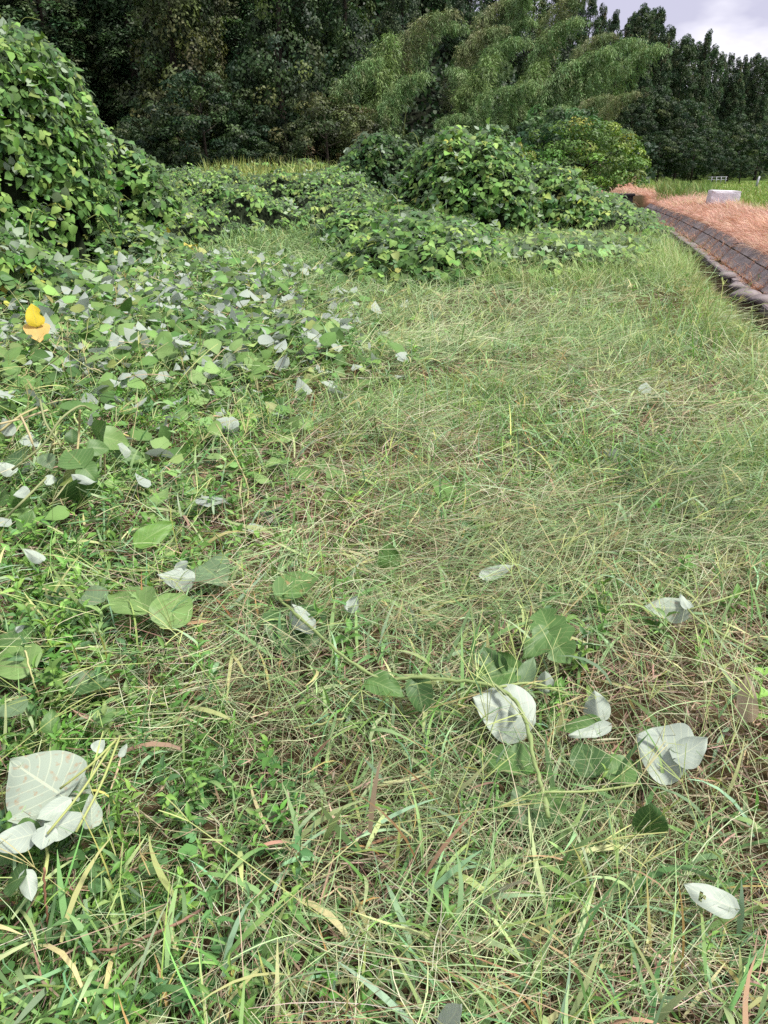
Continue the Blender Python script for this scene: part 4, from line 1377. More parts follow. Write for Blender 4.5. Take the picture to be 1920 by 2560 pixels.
    past = y > 35
    xp = np.where(past, -1.0 + rng.random(N) * 6.0, xp)
    x = canal(np.minimum(y, 60)) + xp
    ragged = 1.5 + 0.9 * (fbm(y * 1.3, 0 * y, 61) - 0.45)
    keep = past | (xp > ragged)
    keep &= rng.random(N) < np.where(past, 0.8, 1 - 0.6 * sstep(3.2, 4.1, xp))
    x, y, xp = x[keep], y[keep], xp[keep]
    n = len(x)
    g = ground_z(x, y)
    tang = math.atan2(1, 0.257)
    heap = 0.16 * fbm(x * 0.9, y * 0.9, 62)
    az = math.pi - 0.35 + (fbm(x * 0.8, y * 0.8, 63) - 0.5) * 3.2 + rng.normal(0, 0.45, n)
    az = np.where(xp > 2.5, az - 1.6 * sstep(2.5, 3.4, xp), az)
    far = np.maximum(1.0, y / 9.0) ** 0.8
    C = pick(rng, [(0.56, 0.335, 0.25), (0.62, 0.41, 0.31), (0.48, 0.27, 0.20), (0.58, 0.46, 0.30), (0.33, 0.19, 0.14)], [5, 4, 3, 1.5, 1], n, 0.14)
    C = C * (0.62 + 0.7 * fbm(x * 1.3, y * 1.3, 67))[:, None]
    gw = (sstep(0.62, 0.72, fbm(x * 0.9, y * 0.9, 68)) * (rng.random(n) < 0.35))[:, None]
    C = C * (1 - gw) + gw * np.array([0.24, 0.30, 0.11])
    top = sstep(2.9, 3.6, xp)[:, None] * rng.random((n, 1))
    C = C * (1 - 0.5 * top) + 0.5 * top * np.array([0.50, 0.42, 0.2])
    zz = g + rng.random(n) ** 1.2 * heap
    tl, bd = np.radians(np.clip(rng.normal(58, 20, n), 12, 95)), np.radians(rng.uniform(10, 75, n))
    LL, WW, CT = rng.uniform(0.14, 0.36, n), rng.uniform(0.0024, 0.005, n) * far, C * rng.uniform(0.9, 1.25, (n, 1))
    for q, k in ((y < 14, 3), (y >= 14, 2)):
        blades(mb, np.stack([x, y, zz], 1)[q], az[q], tl[q], bd[q], LL[q], WW[q], C[q], CT[q], k, twist=rng.normal(0, 0.4, q.sum()), roll=rng.normal(0, 0.5, q.sum()), floor=g[q])
    N = 4200
    y2 = 6.5 * np.exp(rng.random(N) * math.log(33 / 6.5))
    y2 = y2[sstep(0.3, 0.6, fbm(y2 * 1.8, 0 * y2, 69)) > rng.random(N)]
    m = len(y2)
    x2 = canal(y2) + rng.uniform(1.5, 1.8, m)
    C = pick(rng, [(0.56, 0.335, 0.25), (0.62, 0.41, 0.31), (0.48, 0.27, 0.20)], [3, 3, 2], m, 0.14)
    blades(mb, np.stack([x2, y2, ground_z(x2, y2) + 0.05], 1), math.pi - 0.3 + rng.normal(0, 0.6, m), np.radians(rng.uniform(40, 85, m)), np.radians(rng.uniform(30, 80, m)), rng.uniform(0.18, 0.36, m), rng.uniform(0.0025, 0.005, m) * np.maximum(1, y2 / 9) ** 0.8, C, C * 1.1, 4, roll=rng.normal(0, 0.5, m), floor=ground_z(x2 - 0.15, y2) + 0.02)
    # tufts in the joints between the panels and on the footing
    T = []
    yy = 7.6 + 0.43
    while yy < 30:
        m = int(rng.integers(50, 150))
        f = rng.random(m)
        T.append(np.stack([canal(yy) + 1.0 + f * 0.5 + rng.normal(0, 0.03, m), yy + rng.normal(0, 0.05, m) + 0.0 * f], 1))
        yy += 0.862 * rng.choice([1, 1, 2])
    yv = rng.uniform(6.5, 32, 2600)
    T.append(np.stack([canal(yv) + 1.12 + rng.normal(0, 0.06, 2600), yv], 1)[fbm(yv * 1.7, yv * 0, 66) > 0.42])
    T = np.vstack(T)
    n = len(T)
    g = ground_z(T[:, 0], T[:, 1]) + 0.03
    C = pick(rng, [(0.46, 0.25, 0.16), (0.40, 0.19, 0.12), (0.52, 0.33, 0.2)], [3, 2, 2], n, 0.15)
    blades(mb, np.column_stack([T, g]), rng.uniform(0, 6.28, n), np.radians(rng.uniform(10, 80, n)), np.radians(rng.uniform(10, 90, n)), rng.uniform(0.08, 0.2, n), np.full(n, 0.006), C, C, 3, roll=rng.normal(0, 0.5, n), floor=g)
    link('dead_grass', mb.mesh('dead_grass', M_GRASS), label='salmon-brown dead grass matted along the bank beyond the ditch', cat='dead grass', kind='stuff')

    # grass overhanging the near edge of the ditch, mixed pale stems
    mb = MB()
    N = 16000
    y = 5.5 * np.exp(rng.random(N) * math.log(34 / 5.5))
    x = canal(y) + rng.uniform(-0.45, 0.2, N)
    g = np.maximum(ground_z(x, y), -0.3)
    far = np.maximum(1.0, y / 6.0) ** 0.75
    C = pick(rng, [(0.30, 0.38, 0.13), (0.40, 0.42, 0.17), (0.22, 0.33, 0.09), (0.44, 0.36, 0.2)], [4, 4, 2, 1.5], N, 0.16)
    blades(mb, np.stack([x, y, g], 1), rng.normal(0, 1.3, N), np.radians(np.clip(rng.normal(35, 20, N), 2, 85)), np.radians(rng.uniform(5, 80, N)), rng.uniform(0.08, 0.22, N), rng.uniform(0.002, 0.0045, N) * far, C, C * 1.1, 3, roll=rng.normal(0, 0.6, N))
    # grass growing up through the loose kudzu on the bank
    N = 16000
    y = rng.uniform(10.0, 19.5, N)
    x = canal(y) - rng.random(N) * 3.6
    keep = (x > 1.0) & (rng.random(N) < sstep(0.35, 0.6, fbm(x * 1.2, y * 1.2, 77)))
    x, y = x[keep], y[keep]
    n = len(x)
    C = pick(rng, [(0.34, 0.44, 0.17), (0.26, 0.38, 0.12), (0.44, 0.46, 0.22)], [3, 3, 2], n, 0.15)
    blades(mb, np.stack([x, y, ground_z(x, y) + 0.05], 1), rng.uniform(0, 6.28, n), np.radians(rng.uniform(5, 50, n)), np.radians(rng.uniform(5, 80, n)), rng.uniform(0.25, 0.55, n), rng.uniform(0.003, 0.007, n), C, C * 1.1, 3, roll=rng.normal(0, 0.6, n))
    # a few strong upright blades near the edge of the ditch
    N = 60
    y = rng.uniform(6.0, 8.5, N)
    x = canal(y) - rng.uniform(0.2, 0.9, N)
    C = pick(rng, [(0.2, 0.34, 0.09)], [1], N, 0.15)
    blades(mb, np.stack([x, y, ground_z(x, y)], 1), rng.uniform(0, 6.28, N), np.radians(rng.uniform(2, 25, N)), np.radians(rng.uniform(5, 40, N)), rng.uniform(0.25, 0.5, N), rng.uniform(0.008, 0.014, N), C, C, 5, taper=0.05)
    link('bank_grass', mb.mesh('bank_grass', M_GRASS), label='unmown pale green grass fringing the near edge of the ditch', cat='grass', kind='stuff')

    # paddy and tall weeds beyond the bank
    mb = MB()
    N = 42000
    y = 20 * np.exp(rng.random(N) * math.log(80 / 20))
    xp = 3.4 + rng.random(N) ** 1.5 * 26
    x = canal(np.minimum(y, 60)) + xp
    keep = (x < 0.56 * y + 3) & (hill_z(x, y) < 0.3)
    x, y, xp = x[keep], y[keep], xp[keep]
    n = len(x)
    g = ground_z(x, y)
    patch = fbm(x * 0.16, y * 0.16, 71)
    tall = sstep(0.45, 0.6, patch) * sstep(9, 5, xp)
    C = pick(rng, [(0.16, 0.25, 0.05), (0.22, 0.32, 0.07), (0.30, 0.36, 0.10), (0.40, 0.36, 0.16)], [4, 4, 3, 1], n, 0.18)
    far = (y / 22.0) ** 0.8
    blades(mb, np.stack([x, y, g], 1), rng.uniform(0, 6.28, n), np.radians(rng.uniform(0, 40, n)), np.radians(rng.uniform(0, 60, n)), rng.uniform(0.08, 0.2, n) * (1 + 1.0 * tall), rng.uniform(0.012, 0.024, n) * far, C, C * 1.1, 2, roll=rng.uniform(-1, 1, n))
    # tall weeds standing behind the dead grass
    N = 3200
    u = rng.uniform(1640, 1780, N)
    Y = rng.uniform(33, 46, N)
    x = (u - 960) / F * (Y * CP + 0.55)
    g = ground_z(x, Y)
    C = pick(rng, [(0.13, 0.22, 0.06), (0.2, 0.28, 0.09), (0.28, 0.33, 0.12)], [3, 3, 2], N, 0.2)
    h = 0.2 + 0.5 * sstep(0.35, 0.75, fbm(x * 1.1, Y * 0.4, 73))
    blades(mb, np.stack([x, Y, g], 1), rng.uniform(0, 6.28, N), np.radians(rng.uniform(0, 22, N)), np.radians(rng.uniform(0, 50, N)), h * rng.uniform(0.6, 1.2, N), rng.uniform(0.02, 0.045, N), C, C * 1.15, 3, roll=rng.uniform(-1, 1, N))
    link('paddy_grass', mb.mesh('paddy_grass', M_GRASS), label='bright green paddy with tall weeds beyond the dead grass bank', cat='field grass', kind='stuff')

    # yellow-green reeds along the back of the kudzu carpet
    mb = MB()
    N = 3600
    x = rng.uniform(-7.0, -1.2, N)
    y = rng.uniform(30.5, 34.5, N)
    dens = sstep(0.35, 0.6, fbm(x * 1.2, y * 0.6, 75))
    keep = rng.random(N) < 0.06 + 0.7 * dens
    x, y = x[keep], y[keep]
    n = len(x)
    C = pick(rng, [(0.30, 0.36, 0.10), (0.40, 0.42, 0.14), (0.22, 0.30, 0.08)], [3, 2, 2], n, 0.15)
    blades(mb, np.stack([x, y, ground_z(x, y) + 0.4], 1), rng.uniform(0, 6.28, n), np.radians(rng.uniform(0, 18, n)), np.radians(rng.uniform(5, 60, n)), rng.uniform(0.7, 1.55, n), rng.uniform(0.022, 0.045, n), C, C * 1.1, 4, roll=rng.uniform(-1, 1, n), taper=0.05)
    link('reeds', mb.mesh('reeds', M_GRASS), label='yellow-green reeds standing behind the kudzu carpet at the forest edge', cat='reeds', kind='stuff')


build_grass()

# ------------------------------------------------------------------ broad-leaved weeds
LANCE = (np.array([(-.08, 0, 0), (.08, 0, 0), (-.5, .33, .14), (0, .36, 0), (.5, .33, .14), (-.36, .66, .06), (0, .68, -.05), (.36, .66, .06), (0, 1, -.22)]),
         [np.array([[0, 3, 2, 2], [1, 4, 3, 3], [0, 1, 3, 3]])[:, :3], np.array([[2, 3, 6, 5], [3, 4, 7, 6]]), np.array([[5, 6, 8], [6, 7, 8]])],
         np.array([1.1, 1.1, 1, 1.15, 1, 1, 1.12, 1, 1.05]))


LANCE_FAR = small_leaflet(0.5, 0.2, 0.2, 0.0, [(0.4, 1.0)])


def build_weeds():
    rng = np.random.default_rng(401)
    mb = MB()
    x, y = ground_points(rng, 0.75, 13.0, lambda y: 360 * np.minimum(1, (3.2 / y)) ** 1.2)
    keep = (rng.random(len(x)) < 0.08 + 0.92 * weedy(x, y)) & (rng.random(len(x)) < 0.55 + 0.7 * fbm(x * 2, y * 2, 81))
    x, y = x[keep], y[keep]
    n = len(x)
    g = ground_z(x, y)
    h = rng.uniform(0.05, 0.17, n) * (0.7 + 0.6 * fbm(x * 1.5, y * 1.5, 82))
    lean_a = rng.uniform(0, 6.28, n)
    lean = np.abs(rng.normal(0, 0.35, n))
    ax = unit(np.stack([np.sin(lean) * np.cos(lean_a), np.sin(lean) * np.sin(lean_a), np.cos(lean)], 1))
    P0 = np.stack([x, y, g], 1)
    C = pick(rng, [(0.09, 0.20, 0.04), (0.13, 0.26, 0.055), (0.18, 0.32, 0.07), (0.08, 0.17, 0.06), (0.22, 0.34, 0.12)], [4, 4, 3, 3, 1], n, 0.15)
    sz = rng.uniform(0.026, 0.056, n) * np.where(y < 1.7, 0.72, 1.0) * np.maximum(1, y / 4.5) ** 0.5
    wdt = rng.uniform(0.26, 0.5, n)
    az0 = rng.uniform(0, 6.28, n)
    for k in range(5):
        f = (k + 1) / 5.0
        for s in (0, 1):
            a = az0 + k * 1.57 + s * math.pi + rng.normal(0, 0.25, n)
            el = np.radians(rng.normal(18 + 22 * (k == 4), 16, n))
            d = np.stack([np.cos(el) * np.cos(a), np.cos(el) * np.sin(a), np.sin(el)], 1)
            nr = unit(np.array([0, 0, 1.0]) + rng.normal(0, 0.3, (n, 3)))
            Ls = sz * (1.15 - 0.35 * abs(f - 0.6)) * rng.uniform(0.75, 1.2, n)
            Rw, Sw, Cw, Pw = frames(d, nr), np.stack([Ls * wdt, Ls, Ls], 1), C * rng.uniform(0.85, 1.15, (n, 1)) * (0.9 + 0.2 * f), P0 + ax * (h * f)[:, None]
            for q, T in ((y < 2.6, LANCE), (y >= 2.6, LANCE_FAR)):
                scatter(mb, T, Pw[q], Rw[q], Sw[q], Cw[q], T[2])
    hd = np.arctan2(ax[:, 1], ax[:, 0])
    blades(mb, P0, hd, lean, np.zeros(n), h * 1.02, np.full(n, 0.0028) * np.maximum(1, y / 3) ** 0.5, C * 0.8 + [0.04, 0.01, 0], C, 2, taper=0.7)
    # rounded low leaves near the bottom left corner
    x = rng.uniform(-1.1, -0.15, 260)
    y = rng.uniform(0.85, 1.6, 260)
    g = ground_z(x, y) + rng.uniform(0.015, 0.07, 260)
    a = rng.uniform(0, 6.28, 260)
    d = np.stack([np.cos(a), np.sin(a), rng.normal(0, 0.15, 260)], 1)
    nn = unit(np.array([0, 0, 1.0]) + rng.normal(0, 0.3, (260, 3)))
    Ls = rng.uniform(0.022, 0.04, 260)
    k = 10
    ang = np.linspace(0.35, 2 * math.pi - 0.35, k) - math.pi / 2
    disc = np.vstack([[0, 0.42, 0.02]] + [[(0.52 + 0.05 * (i % 2)) * math.cos(t), 0.5 + (0.52 + 0.05 * (i % 2)) * math.sin(t), 0.07 * (i % 2)] for i, t in enumerate(ang)])
    fan = np.array([[0, i + 1, i + 2] for i in range(k - 1)])
    scatter(mb, (disc, [fan], np.ones(k + 1)), np.stack([x, y, g], 1), frames(d, nn), Ls, pick(rng, [(0.07, 0.17, 0.05), (0.1, 0.2, 0.06)], [1, 1], 260, 0.15))
    # fine dark grass tufts at the bottom left
    n = 9000
    x = rng.uniform(-1.3, -0.42, n)
    y = 0.8 + rng.random(n) * 0.95
    keep = fbm(x * 2.4, y * 2.4, 85) > 0.42
    x, y = x[keep], y[keep]
    n = len(x)
    g = ground_z(x, y)
    Cg = pick(rng, [(0.08, 0.19, 0.04), (0.13, 0.27, 0.06), (0.18, 0.33, 0.1)], [3, 3, 2], n, 0.15)
    blades(mb, np.stack([x, y, g], 1), (fbm(x * 2, y * 2, 86) - 0.5) * 10 + rng.normal(0, 0.5, n), np.radians(rng.uniform(10, 60, n)), np.radians(rng.uniform(10, 60, n)), rng.uniform(0.04, 0.12, n), rng.uniform(0.0012, 0.002, n), Cg, Cg * 1.3, 4, roll=rng.uniform(-1, 1, n), floor=g)
    link('weeds', mb.mesh('weeds', M_WEED), label='low broad-leaved green weeds covering the ground on the left', cat='weeds', kind='stuff')


build_weeds()


# ------------------------------------------------------------------ cut kudzu leaves and vines strewn about
def big_leaf(seed, shape='ovate', aspect=0.9, fold=0.2, curl=0.2, tipcurl=0.0, wave=0.04, col=(0.09, 0.19, 0.05), mat=None, ns=16, nt=12, hole=None, sidecurl=0.0):
    rng = np.random.default_rng(seed)
    s = np.linspace(0, 1, ns)
    t = np.linspace(-1, 1, nt + 1)
    S, T = np.meshgrid(s, t, indexing='ij')
    w = np.sin(math.pi * np.clip(S, 0, 1) ** 0.62) ** 0.75
    w = np.where(S > 0.8, w * (1 - 0.35 * ((S - 0.8) / 0.2)), w)
    if shape == 'lobed':
        w = w * (1 - 0.42 * np.exp(-((S - 0.52) / 0.075) ** 2))
    elif shape == 'half':
        w = w * np.where(T > 0, 1 - 0.45 * np.exp(-((S - 0.5) / 0.09) ** 2), 1.0)
    w = w * 0.5 * aspect * (1 + 0.03 * np.sin(9 * S + seed)) + 0.004
    X = T * w
    # the blade lobes fall back a little beside the stalk
    Yc = S - 0.10 * np.abs(T) ** 1.5 * (1 - S) ** 2
    Z = fold * np.abs(X) + wave * np.sin(6.0 * S + 2.3 * T + seed) * np.abs(T) + wave * 0.7 * np.sin(11 * S - 3 * T + 2 * seed) * T ** 2
    Z = Z - curl * (S - 0.2) ** 2 + tipcurl * np.clip(S - 0.65, 0, 1) ** 2 * 4 + sidecurl * np.clip(T, 0, 1) ** 2 * 0.5
    V = np.stack([X, Yc, Z], -1).reshape(-1, 3)
    i, j = np.meshgrid(np.arange(ns - 1), np.arange(nt), indexing='ij')
    m = nt + 1
    q = np.stack([i * m + j, i * m + j + 1, (i + 1) * m + j + 1, (i + 1) * m + j], -1).reshape(-1, 4)
    if hole:
        c = V[q].mean(1)
        q = q[np.hypot((c[:, 0] - hole[0]) / hole[2], (c[:, 1] - hole[1]) / hole[3]) > 1]
    U = np.stack([(T + 1) / 2, S], -1).reshape(-1, 2)
    mb = MB()
    mb.add(V, q, np.asarray(col), U)
    return mb.mesh('leaf', mat or M_LOOSE, uv=True)


def leaf_matrix(b, t, face=0.5, roll=0.0, back=False):
    d = Vector(t) - Vector(b)
    L = d.length
    d.normalize()
    mid = (Vector(t) + Vector(b)) / 2
    tocam = (Vector(CAMP) - mid).normalized()
    n = (Vector((0, 0, 1)) * (1 - face) + tocam * face)
    n = n - d * n.dot(d)
    n.normalize()
    n = Matrix.Rotation(roll, 3, d) @ n
    if back:
        n = -n
    s = d.cross(n)
    M = Matrix((s, d, n)).transposed().to_4x4()
    return Matrix.Translation(b) @ M @ Matrix.Diagonal((L, L, L, 1))


def gz(p):
    return float(ground_z(p[0], p[1]))


def px(u, v, h):
    """photo pixel -> point h above the soil."""
    p = unproj(u, v, h)
    p = unproj(u, v, gz(p) + h)
    return unproj(u, v, gz(p) + h)


GREEN, DGREEN, LGREEN = (0.085, 0.175, 0.045), (0.055, 0.12, 0.035), (0.16, 0.27, 0.08)
GREY = (0.14, 0.22, 0.11)


def cut_leaf(label, b, t, hb=0.09, ht=0.09, back=False, group=None, face=0.4, roll=0.0, parent=None, org=None, seed=None, name='cut_leaf', **kw):
    seed = seed if seed is not None else int(b[0] * 7 + b[1] * 3)
    me = big_leaf(seed, **kw)
    if parent is None:
        hb, ht = hb + 0.045, ht + 0.045
    elif org is not None and b[1] > 1300:
        hb, ht = hb + 0.025, ht + 0.025
    B, T = px(*b, hb), px(*t, ht)
    M = leaf_matrix(B, T, face, roll, back)
    if parent is not None:
        M.translation = M.translation - Vector(org)
        o = link('leaf', me, parent)
        o.matrix_local = M
        if label:
            o['label'] = label
        return o
    o = link(name, me, label=label, cat='leaf', group=group)
    o.matrix_world = M
    return o


def stem(parent, org, pts, r, col=(0.26, 0.32, 0.12), name='stem', n=24, k=7):
    if name == 'stem' and pts[0][1] > 1300:
        pts = [(a, b, h + 0.04) for a, b, h in pts]
    P = smooth_path([px(*p) for p in pts], n)
    mb = MB()
    r = np.linspace(r[0], r[1], len(P)) if isinstance(r, tuple) else np.full(len(P), r)
    if len(P) > 30:
        P = P + np.random.default_rng(3).normal(0, 0.0016, P.shape)
        r = r * (1 + 0.45 * (np.arange(len(P)) % 11 == 5) + 0.06 * np.sin(np.arange(len(P)) * 1.7))
    tube(mb, P - org, r, col, k)
    return link(name, mb.mesh(name, M_STEM), parent)


def build_loose():
    G = 'cut kudzu leaves in the foreground'
    # the long cut vine across the foreground
    org = px(1080, 1690, 0.0)
    v = link('cut_vine', None, loc=org, label='long cut kudzu vine bent across the foreground grass with leaves attached', cat='vine')
    stem(v, org, [(690, 1488, 0.10), (800, 1590, 0.13), (935, 1690, 0.11), (1060, 1694, 0.13), (1240, 1718, 0.15), (1308, 1790, 0.16), (1340, 1920, 0.14), (1372, 2045, 0.09)], (0.0044, 0.0056), (0.21, 0.28, 0.10), n=60, k=9)
    stem(v, org, [(1245, 1718, 0.15), (1330, 1708, 0.12), (1420, 1735, 0.10)], 0.004, n=8)
    stem(v, org, [(1352, 1980, 0.13), (1480, 1978, 0.11), (1600, 1960, 0.09)], 0.0032, n=8)
    L = lambda lab, b, t, **kw: cut_leaf(lab, b, t, parent=v, org=org, **kw)
    L('green leaflet lying along the vine bend', (925, 1700), (1010, 1735), hb=.12, ht=.12, aspect=0.7, col=GREEN)
    L('green leaflet folded and hanging from the vine', (1040, 1700), (1062, 1790), hb=.13, ht=.07, aspect=0.75, fold=0.5, col=DGREEN)
    L('white round underside below the vine', (1325, 1800), (1180, 1745), hb=.12, ht=.13, back=True, aspect=0.95, fold=0.1, curl=0.1, roll=0.0, face=0.7)
    L('white folded underside behind the vine', (1270, 1720), (1295, 1800), hb=.14, ht=.13, back=True, aspect=0.5, fold=0.6, face=0.7)
    L('green leaflet left of the lower vine', (1330, 1905), (1205, 1890), hb=.11, ht=.1, shape='half', aspect=0.75, col=GREEN)
    L('broad green leaflet under the vine end', (1352, 1985), (1400, 2060), hb=.09, ht=.06, aspect=1.25, col=GREEN, face=0.5, shape='lobed')
    L('dark green leaflet right of the vine', (1350, 1995), (1300, 2070), hb=.08, ht=.06, aspect=1.1, col=DGREEN, face=0.5)
    L('dark green leaflet under the upper vine', (740, 1525), (735, 1650), hb=.08, ht=.05, aspect=0.85, col=DGREEN, face=0.6)
    L('white curled underside under the upper vine', (735, 1520), (790, 1590), hb=.12, ht=.12, back=True, aspect=0.42, fold=0.7, face=0.7)
    L('green leaflet with browned fold at the upper vine end', (700, 1490), (800, 1425), hb=.12, ht=.13, aspect=0.55, fold=0.3, col=GREEN, mat=M_WORN)

    # right hand vine with pale leaf
    org2 = px(1700, 1540, 0.0)
    v2 = link('vine_piece', None, loc=org2, label='short cut vine with a grey pale leaf at the right', cat='vine')
    stem(v2, org2, [(1712, 1515, 0.1), (1760, 1560, 0.11), (1890, 1630, 0.08)], (0.0035, 0.0045), n=10)
    stem(v2, org2, [(1720, 1525, 0.1), (1800, 1500, 0.12), (1890, 1470, 0.1)], 0.003, n=8)
    cut_leaf('grey green underside with a white tip', (1725, 1520), (1610, 1520), hb=.11, ht=.1, back=True, aspect=0.62, fold=0.3, parent=v2, org=org2, mat=M_WORN, face=0.55)
    cut_leaf('small white leaflet by the stalk', (1720, 1520), (1700, 1488), hb=.12, ht=.14, back=True, aspect=0.5, parent=v2, org=org2)

    # compound leaf at the bottom left
    org3 = px(150, 2020, 0.0)
    v3 = link('cut_leaf_spray', None, loc=org3, label='spray of large pale undersides with brown stains at the bottom left', cat='leaf spray')
    for a, b2 in (((300, 1840), (190, 2080)), ((290, 1850), (150, 1972)), ((275, 1870), (118, 2085))):
        stem(v3, org3, [(*a, 0.2), ((a[0] + b2[0]) / 2 + 8, (a[1] + b2[1]) / 2, 0.19), (*b2, 0.16)], 0.0028, (0.34, 0.38, 0.13), n=8)
    A3 = dict(parent=v3, org=org3, back=True)
    cut_leaf('biggest pale underside, brown along its veins', (158, 1990), (28, 1905), hb=.15, ht=.17, aspect=1.15, fold=0.08, curl=0.05, mat=M_WORN, face=0.6, **A3)
    cut_leaf('pale underside tucked behind', (165, 1985), (210, 1935), hb=.13, ht=.13, aspect=1.5, fold=0.1, mat=M_WORN, face=0.5, **A3)
    cut_leaf('white leaflet pointing left', (170, 2000), (88, 2055), hb=.17, ht=.17, aspect=0.55, fold=0.2, face=0.6, **A3)
    cut_leaf('pale leaflet pointing right', (118, 2075), (218, 2038), hb=.15, ht=.15, aspect=0.72, fold=0.15, face=0.55, **A3)
    cut_leaf('white leaflet pointing down', (115, 2068), (105, 2128), hb=.17, ht=.16, aspect=0.95, fold=0.25, face=0.6, **A3)
    cut_leaf('pale leaflet reaching the left edge', (84, 2085), (-25, 2115), hb=.16, ht=.15, aspect=0.72, fold=0.1, face=0.6, **A3)
    cut_leaf('stained pink leaflet', (95, 2035), (20, 2055), hb=.15, ht=.14, aspect=0.5, fold=0.4, mat=M_WORN, face=0.5, **A3)
    cut_leaf('stained leaflet under the others', (82, 2085), (40, 2050), hb=.13, ht=.13, aspect=1.2, mat=M_WORN, face=0.5, **A3)
    cut_leaf('pale stained leaflet on the right', (230, 2062), (228, 1990), hb=.13, ht=.14, aspect=0.55, mat=M_WORN, face=0.5, **A3)
    g3 = dict(parent=v3, org=org3, col=GREEN)
    cut_leaf('green leaflet between the pale ones', (175, 2010), (215, 2075), hb=.11, ht=.1, aspect=0.9, **g3)
    cut_leaf('dark green leaflet under the white one', (50, 2060), (110, 2080), hb=.14, ht=.14, aspect=0.5, **g3)
    cut_leaf('green leaflet at the left edge', (40, 2120), (-20, 2165), hb=.10, ht=.09, aspect=0.9, **g3)

